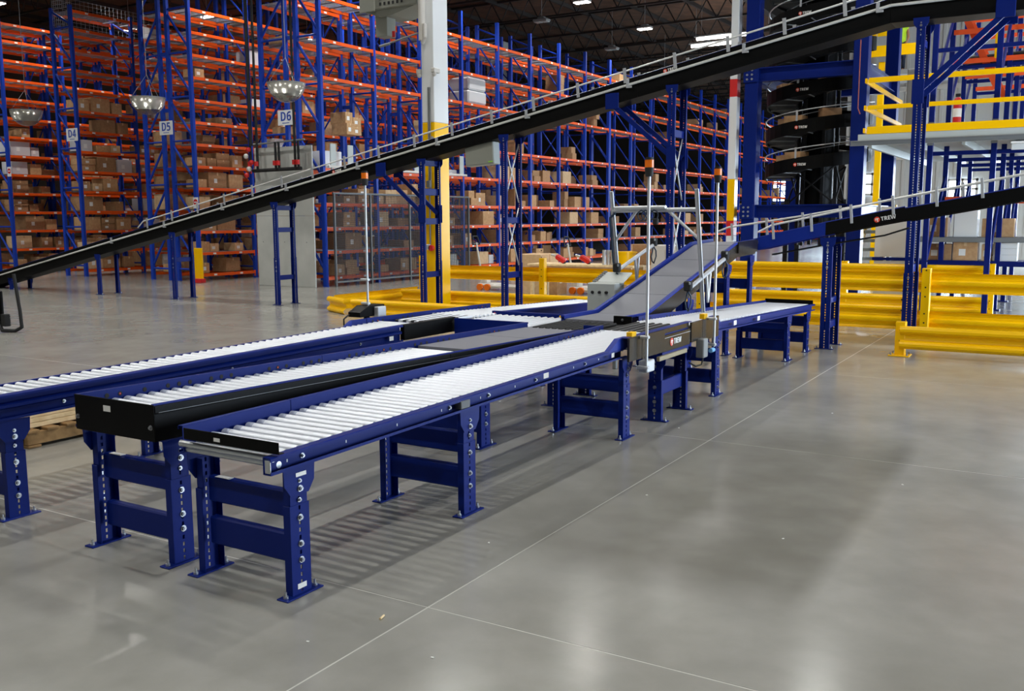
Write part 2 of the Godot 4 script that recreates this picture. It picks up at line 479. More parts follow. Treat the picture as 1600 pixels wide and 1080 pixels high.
	var bz := [-6.12, -7.05, -7.86]
	for k in 2:
		wpart(c, "belt", MB.new().ext(PackedVector2Array([Vector2(0, -0.02), Vector2(0.57, -0.02), Vector2(0.57, 0), Vector2(0, 0)]), Vector3(-4.58, 0.784 - 0.012 * k, bz[k]), Vector3.RIGHT, Vector3.UP, Vector3(0, -0.012, bz[k + 1] - bz[k] + 0.008)), M.belt)
	ports(c, -4.594, 1, [-3.262, -3.346, -3.51, -3.673, -3.754, -3.835, -3.999, -4.08, -4.161, -4.489, -4.568, -4.649, -4.813, -4.892, -4.972, -5.295, -5.375, -5.455, -5.615, -5.697, -5.778, -6.099, -6.18, -6.26, -6.421, -6.5, -6.583, -7.226, -7.306, -7.386], func(z): return yt.call(z) - 0.034)
	for q in [[-3.235, 0.675], [-6.2, 0.62]]: stand(c, -4.635, -3.985, q[0], q[1], [[0.383, 0.525], [0.11, 0.25]], 0.02, true, 0.46, true)
	wpart(c, "guide_return", MB.new().bev(Vector3(-3.89, 0.77, -7.925), Vector3(0.2, 0.07, 0.006), 0.002), M.blue)
	# far lane on the left
	c = thing("roller_conveyor", "left blue roller lane behind the black box lane, running out of the left edge", "conveyor", Vector3(-5.8, 0, -4.5), g)
	rail_z(c, "side_channel", -5.515, 1, -1.6, -7.08, 0.595, 0.752, 0.652, 0.81, 0.045)
	wpart(c, "channel_rib", MB.new().ext(PackedVector2Array([Vector2(0, 0), Vector2(0.026, 0.012), Vector2(0.026, 0.03), Vector2(0, 0.045)]), Vector3(-5.512, 0.655, -1.6), Vector3.RIGHT, Vector3.UP, Vector3(0, 0.057, -5.48)), M.blue)
	rail_z(c, "side_channel", -6.1, -1, -1.6, -6.95, 0.6, 0.695, 0.67, 0.765, 0.04)
	rollers(c, -6.09, -5.53, -1.7, -7.5, 0.70, 0.778, 0.0815, false)
	for q in [[-7.08, -7.3], [-7.31, -9.62]]:
		rail_z(c, "guide_plate", -6.1, -1, q[0], q[1], 0.68, 0.82, 0.66, 0.82 + (q[1] + 7.08) * 0.012, 0.03)
	wpart(c, "guide_ramp", MB.new().ext(PackedVector2Array([Vector2(0, 0), Vector2(0.1, 0.05), Vector2(0.1, 0), Vector2(0.1, -0.08), Vector2(0, -0.08)]), Vector3(-6.13, 0.768, -6.98), Vector3(0, 0, -1), Vector3.UP, Vector3(0.03, 0, 0)), M.steelblue)
	ports(c, -6.1, 1, [-7.4, -7.48, -7.56, -7.9, -7.98, -8.06, -8.95, -9.03, -9.11, -9.35, -9.43, -9.51], func(z): return 0.785 + (z + 7.08) * 0.008)
	wpart(c, "transfer_cover", MB.new().bev(Vector3(-5.49, 0.735, -7.52), Vector3(0.05, 0.15, 0.86), 0.004), M.black)
	wpart(c, "corner_plate", MB.new().bev(Vector3(-5.46, 0.75, -7.97), Vector3(0.04, 0.12, 0.02), 0.004), M.steel)
	for k in 5: wpart(c, "transfer_belt", MB.new().bev(Vector3(-5.98 + k * 0.1, 0.775, -7.98), Vector3(0.03, 0.02, 0.72), 0.006), M.rubber)
	for k in 5: wpart(c, "transfer_roller", MB.new().tube(Vector3(-5.93 + k * 0.1, 0.772, -7.62), Vector3(-5.93 + k * 0.1, 0.772, -8.34), 0.018, 10), M.zinc)
	wpart(c, "rail_label", MB.new().box(Vector3(-5.4695, 0.70, -6.9), Vector3(0.001, 0.04, 0.06)), M.paper)
	for z in [-2.9, -3.6, -4.2, -5.0, -6.5]: bolt(c, Vector3(-5.507, 0.64 + (-1.6 - z) * 0.0104, z) - c.position, Vector3.RIGHT, 0.7)
	for q in [[-3.245, 0.61], [-4.68, 0.63], [-6.9, 0.65]]: stand(c, -6.12, -5.485, q[0], q[1], [[0.39, 0.53], [0.12, 0.26]], -0.01, true, 0.41)
	# its run beyond the cross lane
	c = thing("roller_conveyor", "blue roller lane running on behind the cross lane towards the yellow fence", "conveyor", Vector3(-5.8, 0, -10), g)
	rail_z(c, "side_channel", -5.515, 1, -8.95, -11.9, 0.66, 0.784, 0.56, 0.685, 0.045)
	rail_z(c, "side_channel", -6.1, -1, -8.4, -11.9, 0.64, 0.765, 0.55, 0.675, 0.04)
	rollers(c, -6.09, -5.53, -8.42, -11.85, 0.778, 0.672, 0.0815, false)
	for q in [[-9.3, 0.64], [-11.6, 0.55]]: stand(c, -6.12, -5.485, q[0], q[1], [[0.33, 0.47], [0.11, 0.24]], 0.03, false)
	# short cross lane
	c = thing("cross_conveyor", "short roller lane crossing between the left lane and the belt lane", "conveyor", Vector3(-5.1, 0, -8.4), g)
	for k in 11: part(c, "roller", MB.new().tube(Vector3(0, 0, 0.42), Vector3(0, 0, -0.42), 0.0245, 14).mesh(), M.zinc, Vector3(-5.46 + k * 0.0815, 0.735, -8.4) - c.position)
	wpart(c, "near_guide", MB.new().ext(chan(0.17, 0.035, 0.015), Vector3(-5.45, 0.63, -7.905), Vector3(0, 0, -1), Vector3.UP, Vector3(0.85, 0, 0)), M.blue)
	wpart(c, "far_guide", MB.new().bev(Vector3(-5.18, 0.72, -8.88), Vector3(0.86, 0.132, 0.012), 0.004).bev(Vector3(-5.18, 0.784, -8.895), Vector3(0.86, 0.005, 0.04), 0.002), M.blue)
	wpart(c, "reflector", MB.new().tube(Vector3(-5.57, 0.762, -8.872), Vector3(-5.57, 0.762, -8.87), 0.01, 10), M.red)
	wpart(c, "corner_block", MB.new().bev(Vector3(-4.735, 0.74, -8.86), Vector3(0.02, 0.07, 0.03), 0.004), M.yellow)
	stand_x(c, -5.05, -7.95, -8.85, 0.63, [[0.3, 0.42]])
	# transfer table
	c = thing("transfer_table", "black strip-belt transfer table with glossy dark side covers and a red badge", "transfer", Vector3(-3.9, 0, -8))
	wpart(c, "table_bed", MB.new().bev(Vector3(-3.86, 0.69, -8.26), Vector3(1.45, 0.1, 0.86), 0.01), M.rubber)
	for k in 9: wpart(c, "strip_belt", MB.new().bev(Vector3(-4.5 + k * 0.07, 0.757, -8.2), Vector3(0.026, 0.026, 0.68), 0.008), M.rubber)
	for k in 8: wpart(c, "table_roller", MB.new().tube(Vector3(-4.465 + k * 0.07, 0.75, -7.87), Vector3(-4.465 + k * 0.07, 0.75, -8.52), 0.010, 8), M.greysteel)
	for k in 8: wpart(c, "strip_belt", MB.new().bev(Vector3(-3.74 + k * 0.08, 0.768, -8.26), Vector3(0.042, 0.03, 0.76), 0.01), M.rubber)
	for k in 7: wpart(c, "table_roller", MB.new().tube(Vector3(-3.7 + k * 0.08, 0.766, -7.9), Vector3(-3.7 + k * 0.08, 0.766, -8.62), 0.012, 8), M.bolt)
	wpart(c, "end_cap", MB.new().bev(Vector3(-3.92, 0.785, -8.66), Vector3(0.2, 0.085, 0.02), 0.004), M.black)
	bolt(c, Vector3(-3.92, 0.79, -8.65) - c.position, Vector3.BACK, 0.8)
	var cov := [[-6.87, -7.12, 0.66, 0.853], [-7.125, -7.62, 0.655, 0.85], [-8.27, -8.56, 0.66, 0.845], [-8.565, -9.03, 0.64, 0.845]]
	for q in cov: wpart(c, "side_cover", MB.new().bev(Vector3(-3.06, (q[2] + q[3]) / 2, (q[0] + q[1]) / 2), Vector3(0.02, q[3] - q[2], q[0] - q[1]), 0.003), M.satin)
	wpart(c, "side_cover", MB.new().bev(Vector3(-3.07, 0.72, -7.945), Vector3(0.02, 0.145, 0.64), 0.003), M.satin)
	wpart(c, "top_cover", MB.new().bev(Vector3(-3.085, 0.826, -7.945), Vector3(0.02, 0.045, 0.64), 0.003), M.satin)
	wpart(c, "side_channel", MB.new().bev(Vector3(-3.1, 0.795, -7.945), Vector3(0.03, 0.03, 0.64), 0.004).bev(Vector3(-3.1, 0.85, -7.6), Vector3(0.06, 0.006, 1.45), 0.002).bev(Vector3(-3.1, 0.62, -7.945), Vector3(0.05, 0.05, 0.64), 0.004), M.blue)
	wpart(c, "cover_trim", MB.new().box(Vector3(-3.058, 0.768, -7.945), Vector3(0.003, 0.004, 0.62)), M.steel)
	emblem(c, Vector3(-3.06, 0.72, -7.8) - c.position, Basis(Vector3(0, 0, -1), Vector3.UP, Vector3.RIGHT), 0.05)
	for z in [-7.02, -8.72]: wpart(c, "warning_sticker", MB.new().bev(Vector3(-3.1, 0.862, z), Vector3(0.05, 0.05, 0.09), 0.002), M.yellow)
	wpart(c, "drip_rail", MB.new().bev(Vector3(-3.07, 0.6, -7.85), Vector3(0.03, 0.04, 0.66), 0.004), mat(rgb(150, 138, 108), 0.5))
	wpart(c, "junction_box", MB.new().bev(Vector3(-3.04, 0.59, -7.2), Vector3(0.08, 0.1, 0.16), 0.008), M.alu)
	wpart(c, "control_box", MB.new().bev(Vector3(-3.03, 0.585, -8.5), Vector3(0.08, 0.18, 0.12), 0.008), M.greysteel)
	wpart(c, "cable_plug", MB.new().tube(Vector3(-2.98, 0.55, -8.6), Vector3(-2.98, 0.55, -8.68), 0.022, 10), mat(rgb(110, 170, 220), 0.4))
	wpart(c, "cable", MB.new().path([Vector3(-3.02, 0.48, -8.5), Vector3(-3.02, 0.43, -8.47), Vector3(-3.05, 0.42, -8.4), Vector3(-3.1, 0.46, -8.35)], 0.008), M.rubber)
	stand_x(c, -3.2, -7.77, -8.42, 0.6, [[0.22, 0.35]], 0.37, true)
	stand_x(c, -4.3, -7.9, -8.6, 0.6, [[0.22, 0.35]], 0.37, false)
	# lane running on to the yellow fence
	c = thing("roller_conveyor", "silver roller lane beyond the dark side covers, sloping down to a black end stop", "conveyor", Vector3(-3.47, 0, -11), g)
	rail_z(c, "side_channel", -3.165, 1, -9.05, -13.25, 0.665, 0.752, 0.535, 0.622, 0.05)
	rail_z(c, "guide_plate", -3.785, -1, -8.75, -13.3, 0.68, 0.822, 0.505, 0.646, 0.036)
	rollers(c, -3.77, -3.175, -8.68, -13.15, 0.785, 0.63, 0.0815, false)
	ports(c, -3.785, 1, [-8.85, -8.95, -9.05, -9.5, -9.6, -9.7], func(z): return 0.79 + (z + 8.75) * 0.0385)
	wpart(c, "end_stop", MB.new().bev(Vector3(-3.47, 0.645, -13.22), Vector3(0.66, 0.06, 0.006), 0.002), M.black)
	wpart(c, "guide_ramp", MB.new().ext(PackedVector2Array([Vector2(0, 0), Vector2(0.24, 0), Vector2(0.12, 0.085), Vector2(0, 0.085)]), Vector3(-3.16, 0.745, -9.04), Vector3(0, 0, -1), Vector3.UP, Vector3(0.045, 0, 0)), M.steelblue)
	for q in [[-9.75, 0.72], [-10.6, 0.69]]: wpart(c, "rail_label", MB.new().box(Vector3(-3.1145, q[1] - 0.02, q[0]), Vector3(0.001, 0.05, 0.09)), M.paper)
	for q in [[-9.26, 0.655], [-11.98, 0.57], [-12.95, 0.54]]: stand(c, -3.79, -3.13, q[0], q[1], [[0.34, 0.48], [0.12, 0.26]], 0.03, true, 0.36)

# ---------------------------------------------------------------- grey incline belt and the black conveyors
func belt_z(c: Node3D, pts: Array, x0: float, x1: float, wide_rails := true) -> void:
	for k in pts.size() - 1:
		var a: Vector2 = pts[k]; var b: Vector2 = pts[k + 1]   # (z, rail top)
		for s in [[x0 - 0.02, -1], [x1 + 0.02, 1]]:
			wpart(c, "side_rail" if s[1] < 0 else "side_cover", MB.new().ext(PackedVector2Array([Vector2(0, -0.2), Vector2(0.03 * s[1], -0.2), Vector2(0.03 * s[1], -0.02), Vector2(0, -0.02)]), Vector3(s[0], a.y, a.x), Vector3.RIGHT, Vector3.UP, Vector3(0, b.y - a.y, b.x - a.x)), M.blue if s[1] < 0 else M.satin)
			wpart(c, "rail_cap", MB.new().ext(PackedVector2Array([Vector2(-0.006 * s[1], -0.05), Vector2(0.036 * s[1], -0.02), Vector2(0.036 * s[1], 0), Vector2(-0.006 * s[1], 0)]), Vector3(s[0], a.y, a.x), Vector3.RIGHT, Vector3.UP, Vector3(0, b.y - a.y, b.x - a.x)), M.steelblue)
		var n := maxi(1, int(round((a.x - b.x) / 0.78)))
		for j in n:
			var p := a.lerp(b, float(j) / n); var q := a.lerp(b, (j + 1.0) / n)
			q = q + (p - q) * 0.012
			wpart(c, "belt", MB.new().ext(PackedVector2Array([Vector2(x0, -0.06), Vector2(x1, -0.06), Vector2(x1, -0.036), Vector2(x0, -0.036)]), Vector3(0, p.y, p.x), Vector3.RIGHT, Vector3.UP, Vector3(0, q.y - p.y, q.x - p.x)), M.belt)
		wpart(c, "belt_bed", MB.new().ext(PackedVector2Array([Vector2(x0, -0.12), Vector2(x1, -0.12), Vector2(x1, -0.062), Vector2(x0, -0.062)]), Vector3(0, a.y, a.x), Vector3.RIGHT, Vector3.UP, Vector3(0, b.y - a.y, b.x - a.x)), M.seam)

# guard rail tube on flat brackets along a polyline of (x, y) at depth z; brackets stand "drop" down
func guard(c: Node3D, pts: Array, z: float, drop: float, step: float, wide := 0.036, above := 0.05) -> void:
	var P := []
	for q in pts: P.append(Vector3(q.x, q.y, z))
	wpart(c, "guard_rail", MB.new().path(P, 0.014, 8), M.conduit)
	var x: float = pts[0].x + step * 0.4
	while x < pts[-1].x:
		for k in pts.size() - 1:
			if x >= pts[k].x and x < pts[k + 1].x:
				var y := lerpf(pts[k].y, pts[k + 1].y, (x - pts[k].x) / (pts[k + 1].x - pts[k].x))
				part(c, "guard_bracket", MB.new().bev(Vector3(0, (above - drop) / 2, 0.012), Vector3(wide, drop + above, 0.006), 0.001).mesh(), M.alu, Vector3(x, y, z) - c.position, Vector3(0, 0, 0.09))
		x += step

func build_incline() -> void:
	var c := thing("incline_belt", "grey belt incline with blue side rails climbing away between two scanner posts", "conveyor", Vector3(-4.3, 0, -10.5))
	belt_z(c, [Vector2(-8.66, 0.805), Vector2(-9.44, 0.797), Vector2(-12.42, 1.475), Vector2(-13.25, 1.5)], -4.57, -4.02)
	ports(c, -4.589, 1, [-8.85, -8.95, -9.05], func(z): return 0.775)
	stand(c, -4.63, -3.97, -12.1, 1.2, [[0.82, 0.95]], -0.2, true, 0.5)
	stand(c, -4.63, -3.97, -10.7, 0.85, [[0.35, 0.48]], -0.2, false, 0.45)
	stand(c, -4.63, -3.97, -13.1, 1.28, [[0.82, 0.95]], 0.0, true, 0.5)
	wpart(c, "curve_guard", MB.new().ext(PackedVector2Array([Vector2(0, 0), Vector2(0.85, 0), Vector2(0.85, 0.17), Vector2(0.0, 0.15)]), Vector3(-3.965, 1.33, -12.42), Vector3(0, 0, -1), Vector3.UP, Vector3(0.02, 0, 0)), M.satin)
	# lane that turns right and climbs along the fence
	c = thing("incline_conveyor", "lower black-sided climbing conveyor leaving to the right above the yellow guard rails", "conveyor", Vector3(-2, 0, -13.6))
	var top := [Vector2(-4.62, 1.43), Vector2(-3.95, 1.535), Vector2(-3.03, 1.745), Vector2(-2.03, 1.945), Vector2(-0.68, 2.195), Vector2(1.6, 2.62)]
	for k in top.size() - 1:
		var a: Vector2 = top[k]; var b: Vector2 = top[k + 1]
		var d := Vector3(b.x - a.x, b.y - a.y, 0)
		for s in [[-13.3, 1.0], [-13.92, -1.0]]:
			if k == 0 and s[1] > 0: continue
			var dark: bool = k >= 2
			var sh: float = -0.018 if k >= 3 else 0.0
			wpart(c, "side_cover" if dark else "side_rail", MB.new().ext(PackedVector2Array([Vector2(0, -0.185), Vector2(0.03, -0.185), Vector2(0.03, -0.012), Vector2(0, -0.012)]), Vector3(a.x, a.y + sh, s[0] - 0.03 * s[1]), Vector3(0, 0, s[1]), Vector3.UP, d), M.black if dark else M.steelblue)
			wpart(c, "rail_cap", MB.new().ext(PackedVector2Array([Vector2(0, -0.012), Vector2(0.034, -0.012), Vector2(0.03, 0), Vector2(0, 0)]), Vector3(a.x, a.y + sh, s[0] - 0.03 * s[1]), Vector3(0, 0, s[1]), Vector3.UP, d), M.steelblue)
		wpart(c, "belt", MB.new().ext(PackedVector2Array([Vector2(0, -0.08), Vector2(0.55, -0.08), Vector2(0.55, -0.05), Vector2(0, -0.05)]), Vector3(a.x, a.y, -13.34), Vector3(0, 0, -1), Vector3.UP, d), M.belt)
	guard(c, [Vector2(-4.75, 1.60), Vector2(-4.6, 1.66), Vector2(-3.47, 1.83), Vector2(-2.23, 2.05), Vector2(-0.69, 2.345), Vector2(1.6, 2.78)], -13.94, 0.2, 0.52)
	guard(c, [Vector2(-3.95, 1.60), Vector2(-3.75, 1.7), Vector2(-3.03, 1.85), Vector2(-2.23, 2.025), Vector2(-0.69, 2.32), Vector2(1.6, 2.755)], -13.28, 0.2, 0.52)
	wpart(c, "conduit", MB.new().path([Vector3(-3.8, 1.28, -13.5), Vector3(-3.1, 1.42, -13.5), Vector3(-2.3, 1.56, -13.5), Vector3(-2.0, 1.66, -13.5)], 0.012), M.rubber)
	emblem(c, Vector3(-2.37, 1.77, -13.297) - c.position, Basis(Vector3(0, 0, 1), 0.185), 0.052)
	stand_x(c, -2.99, -13.3, -13.88, 1.53, [[0.27, 0.37], [0.62, 0.7]], 1.4, true)
	stand_x(c, 0.9, -13.3, -13.88, 2.25, [[0.27, 0.37], [0.8, 0.88]], 1.4)
	# scanner frame over the incline
	c = thing("scanner_frame", "silver extruded-aluminium scanner arch standing over the grey incline belt", "frame", Vector3(-4.3, 0, -10.6))
	var fl := Vector3(-4.9, 0.7, -10.75); var fr := Vector3(-3.72, 0.72, -10.45)
	var tl := Vector3(-4.9, 2.12, -10.45); var tr := Vector3(-3.72, 2.12, -10.15)
	for q in [[fl, tl], [fr, tr]]:
		wpart(c, "post", MB.new().tube(q[0], q[1], 0.026, 8), M.alu)
		wpart(c, "post_groove", MB.new().tube(q[0] + Vector3(0.018, 0, 0.018), q[1] + Vector3(0.018, 0, 0.018), 0.009, 6), M.greysteel)
	var ca: Vector3 = fl.lerp(tl, 0.84); var cb: Vector3 = fr.lerp(tr, 0.84)
	wpart(c, "crossbar", MB.new().tube(ca, cb, 0.025, 8), M.alu)
	wpart(c, "scanner_bar", MB.new().tube(ca.lerp(cb, 0.05) + Vector3(0, 0.03, 0.05), ca.lerp(cb, 0.66) + Vector3(0, 0.03, 0.05), 0.022, 8), M.alu)
	wpart(c, "corner_brace", MB.new().tube(ca.lerp(cb, 0.3), fl.lerp(tl, 0.58), 0.018, 6), M.alu)
	wpart(c, "corner_brace", MB.new().tube(ca.lerp(cb, 0.66), fr.lerp(tr, 0.6), 0.018, 6), M.alu)
	wpart(c, "cable", MB.new().path([ca + Vector3(0.05, -0.03, 0.04), fl.lerp(tl, 0.78) + Vector3(-0.03, 0, 0.03), fl.lerp(tl, 0.4) + Vector3(-0.03, 0, 0.03), fl + Vector3(0.04, 0, 0.04)], 0.014, 6), M.cable)
	for k in 4:
		var L := []
		for j in 9: L.append(ca.lerp(cb, 0.38 + 0.05 * k) + Vector3(0.05 * sin(j * 0.8), -0.06 - 0.06 * cos(j * 0.8), 0.06))
		wpart(c, "cable_loop", MB.new().path(L, 0.007, 6), M.cable)
	wpart(c, "sensor", MB.new().bev(ca.lerp(cb, 0.55) + Vector3(0, -0.13, 0.06), Vector3(0.06, 0.07, 0.06), 0.01), M.rubber)
	# sensor bars beside the belt
	for q in [[Vector3(-4.86, 1.17, -10.55), Vector3(-4.86, 1.47, -11.75), "left"], [Vector3(-3.72, 1.02, -9.95), Vector3(-3.72, 1.33, -11.25), "right"]]:
		var s := thing("sensor_bar", "silver sensor bar with black reader heads along the %s edge of the grey incline" % q[2], "sensor bar", Vector3(q[0].x, 0, q[0].z), "sensor bars of the scanner")
		wpart(s, "bar", MB.new().tube(q[0], q[1], 0.024, 8), M.alu)
		for t in [0.02, 0.97]:
			var at: Vector3 = q[0].lerp(q[1], t)
			wpart(s, "reader_head", MB.new().bev(at + Vector3(0, 0.03, 0.03), Vector3(0.09, 0.11, 0.07), 0.012), M.rubber)
			wpart(s, "reader_window", MB.new().bev(at + Vector3(0.03, 0.06, 0.065), Vector3(0.02, 0.03, 0.01), 0.003), M.steel)
			var L := []
			for j in 10: L.append(at + Vector3(0.03 * sin(j * 0.7), -0.14 - 0.11 * cos(j * 0.7), 0.02 + 0.02 * sin(j * 1.9)))
			wpart(s, "cable_loop", MB.new().path(L, 0.009, 6), M.cable)
		for t in [0.45, 0.55]: wpart(s, "strut", MB.new().tube(q[0].lerp(q[1], t), q[0].lerp(q[1], 0.5) + Vector3(0.0, -0.35, 0), 0.016, 6), M.alu)
	c = thing("control_cabinet", "light grey electrical cabinet with a finned top left of the incline belt", "cabinet", Vector3(-4.89, 0, -10.3))
	var q := Basis(Vector3(0, 1, 0), 0.06)
	wpart(c, "cabinet_body", MB.new().bev(Vector3(-4.89, 0.82, -10.3), Vector3(0.36, 0.44, 0.3), 0.012, q), M.enclosure)
	wpart(c, "lid", MB.new().bev(Vector3(-4.85, 1.085, -10.46), Vector3(0.34, 0.025, 0.34), 0.01, q * Basis(Vector3(1, 0, 0), 0.32)), M.enclosure)
	for k in 7: wpart(c, "cooling_fin", MB.new().bev(Vector3(-5.03, 1.05 + k * 0.016, -10.28 - k * 0.05), Vector3(0.05, 0.03, 0.02), 0.004), M.greysteel)
	for k in 3: wpart(c, "cable_gland", MB.new().tube(Vector3(-4.99 + k * 0.09, 0.93, -10.16), Vector3(-4.99 + k * 0.09, 0.93, -10.13), 0.018, 10), M.rubber)
	for t in [-0.13, 0.13]: wpart(c, "stand_leg", MB.new().bev(Vector3(-4.89 + t, 0.3, -10.3), Vector3(0.05, 0.6, 0.05), 0.006), M.greysteel)

func build_long_incline() -> void:
	var c := thing("incline_conveyor", "long black climbing conveyor crossing the whole hall from left floor to upper right", "conveyor", Vector3(-12, 0, -14.9))
	var ys := func(x: float) -> float: return 4.75 if x > -2.55 else 0.763 + (x + 22.74) * 0.1977
	var seg := [-25.6, -22.4, -19.2, -16.0, -12.8, -9.6, -6.4, -2.55, 1.8]
	for k in seg.size() - 1:
		var a := Vector3(seg[k], ys.call(seg[k]), 0)
		var d := Vector3(seg[k + 1], ys.call(seg[k + 1]), 0) - a
		d -= d.normalized() * 0.004
		for s in [[-14.6, 1.0], [-15.15, -1.0]]:
			var o := Vector3(a.x, a.y, s[0])
			wpart(c, "side_channel", MB.new().ext(PackedVector2Array([Vector2(-0.03, -0.02), Vector2(0, -0.02), Vector2(0, 0.095), Vector2(-0.03, 0.095)]), o, Vector3(0, 0, s[1]), Vector3.UP, d), M.black)
			wpart(c, "rail_cap", MB.new().ext(PackedVector2Array([Vector2(-0.034, 0.095), Vector2(0.002, 0.095), Vector2(-0.002, 0.104), Vector2(-0.034, 0.104)]), o, Vector3(0, 0, s[1]), Vector3.UP, d), M.navy)
			wpart(c, "conduit", MB.new().tube(o + Vector3(0, 0, 0.018 * s[1]), o + d + Vector3(0, 0, 0.018 * s[1]), 0.02, 8), M.conduit)
		wpart(c, "belt", MB.new().ext(PackedVector2Array([Vector2(0, 0.02), Vector2(0.48, 0.02), Vector2(0.48, 0.045), Vector2(0, 0.045)]), Vector3(a.x, a.y, -14.635), Vector3(0, 0, -1), Vector3.UP, d), M.rubber)
		var pan := PackedVector2Array()
		for j in 7: pan.append(Vector2(0.03 - 0.03 * cos(j * PI / 12), -0.03 - 0.11 - 0.09 * sin(j * PI / 12)))
		pan.append(Vector2(0.48, -0.23)); pan.append(Vector2(0.52, -0.03)); pan.append(Vector2(0, -0.03))
		wpart(c, "under_pan", MB.new().ext(pan, Vector3(a.x, a.y, -14.61), Vector3(0, 0, -1), Vector3.UP, d), M.black)
	var P := []
	for s in [[-14.58, 0.235], [-15.17, 0.235]]:
		guard(c, [Vector2(-19.0, ys.call(-19.0) + 0.13), Vector2(-18.8, ys.call(-18.8) + s[1]), Vector2(-2.55, 4.75 + s[1]), Vector2(1.6, 4.75 + s[1])], s[0], 0.19, 0.86, 0.055)
	var x := -20.0
	while x < -2:
		var y: float = ys.call(x)
		wpart(c, "conduit_clip", MB.new().bev(Vector3(x, y + 0.03, -14.575), Vector3(0.045, 0.12, 0.03), 0.002).bev(Vector3(x + 0.03, y - 0.035, -14.56), Vector3(0.1, 0.03, 0.02), 0.002), M.alu)
		x += 1.92
	for e in [-12.95, -5.92]: emblem(c, Vector3(e, ys.call(e) + 0.045, -14.599) - c.position, Basis(Vector3(0, 0, 1), 0.195), 0.046)
	var T := [[-24.3, []], [-20.6, []], [-17.86, [[0.85, 0.95]]], [-14.62, [[0.53, 0.63], [1.54, 1.64], [2.0, 2.1]]], [-10.78, [[0.69, 0.8], [1.7, 1.82], [2.25, 2.38], [2.8, 2.92]]], [-8.96, [[0.73, 0.84], [1.72, 1.83]]], [-5.8, [[1.0, 1.12], [3.1, 3.22]]], [-2.14, [[1.0, 1.12], [4.2, 4.3]]]]
	for q in T:
		var h: float = ys.call(q[0]) - 0.2
		stand_x(c, q[0], -14.6, -15.15, maxf(h, 0.2), q[1], 1.0 if h > 1.4 else 0.3, h > 1.0, 0.95 if q[0] == -8.96 or q[0] == -5.8 else 0.0)
	# diagonal braces with their gusset plates
	for q in [[-10.78, 1.9, -11.75, -1], [-5.8, 2.78, -6.85, -1], [-2.14, 3.55, -1.1, 1]]:
		for z in [-14.63, -15.12]:
			var y: float = ys.call(q[2]) - 0.24
			wpart(c, "knee_brace", MB.new().box(Vector3((q[0] + q[2]) / 2, (q[1] + y) / 2, z), Vector3(0.075, Vector2(q[0] - q[2], q[1] - y).length(), 0.04), Basis(Vector3(0, 0, 1), -atan2(q[2] - q[0], y - q[1]))), M.blue)
			wpart(c, "gusset_plate", MB.new().bev(Vector3(q[2], y + 0.06, z + 0.03 * signf(z + 14.9)), Vector3(0.24, 0.26, 0.02), 0.006), M.blue)
			wpart(c, "gusset_plate", MB.new().bev(Vector3(q[0], q[1], z + 0.03 * signf(z + 14.9)), Vector3(0.16, 0.34, 0.012), 0.004), M.blue)
	c = thing("control_cabinet", "grey enclosure hung tilted under the long black conveyor", "cabinet", Vector3(-9.5, 2.7, -14.85))
	var qq := Basis(Vector3(0, 0, 1), 0.06)
	wpart(c, "cabinet_body", MB.new().bev(Vector3(-9.55, 2.97, -14.82), Vector3(0.62, 0.4, 0.22), 0.012, qq), M.enclosure)
	wpart(c, "door", MB.new().bev(Vector3(-9.55, 2.97, -14.705), Vector3(0.58, 0.36, 0.012), 0.004, qq), M.heater)
	wpart(c, "status_light", MB.new().bev(Vector3(-9.3, 2.83, -14.698), Vector3(0.09, 0.02, 0.01), 0.002, qq), mat(rgb(150, 220, 60), 0.4))
	wpart(c, "hanger", MB.new().tube(Vector3(-9.75, 3.1, -14.82), Vector3(-9.75, 3.3, -14.82), 0.012, 6).tube(Vector3(-9.3, 3.1, -14.82), Vector3(-9.3, 3.36, -14.82), 0.012, 6), M.rubber)

func beacon(base: Vector3, h: float, s: float, label: String) -> void:
	var c := thing("beacon_pole", label, "beacon", base, "amber beacons on poles")
	var e := base + Vector3(0, h, 0)
	wpart(c, "pole", MB.new().tube(base, e, 0.0125 * s, 10), M.alu)
	wpart(c, "beacon_base", MB.new().tube(e, e + Vector3(0, 0.07 * s, 0), 0.03 * s, 14, 0.037 * s), M.rubber)
	wpart(c, "lens", MB.new().tube(e + Vector3(0, 0.07 * s, 0), e + Vector3(0, 0.13 * s, 0), 0.036 * s, 16), M.amber)
	wpart(c, "cap", MB.new().tube(e + Vector3(0, 0.13 * s, 0), e + Vector3(0, 0.15 * s, 0), 0.038 * s, 14, 0.028 * s), M.rubber)
	for y in [0.02, 0.27]: wpart(c, "clamp", MB.new().bev(base + Vector3(-0.03, y, 0), Vector3(0.1, 0.025, 0.045), 0.005), M.alu)

# ---------------------------------------------------------------- yellow guard rails
func rail_beam(p: Node3D, a: Vector3, b: Vector3, y: float, side: float) -> void:
	# double-ridge highway rail, 0.3 high, bulging towards side (perpendicular to the run)
	var d := b - a
	var u := Vector3(-d.z, 0, d.x).normalized() * side
	var pr := PackedVector2Array()
	var out := [[0.0, 0.03], [0.012, 0.055], [0.04, 0.075], [0.07, 0.075], [0.095, 0.055], [0.115, 0.02], [0.135, 0.012], [0.165, 0.012], [0.185, 0.02], [0.205, 0.055], [0.23, 0.075], [0.26, 0.075], [0.288, 0.055], [0.3, 0.03]]
	for q in out: pr.append(Vector2(q[1], q[0]))
	for k in out.size(): pr.append(Vector2(out[out.size() - 1 - k][1] - 0.006, out[out.size() - 1 - k][0]))
	wpart(p, "rail_beam", MB.new().ext(pr, a + Vector3(0, y, 0), u, Vector3.UP, d), M.yellow)

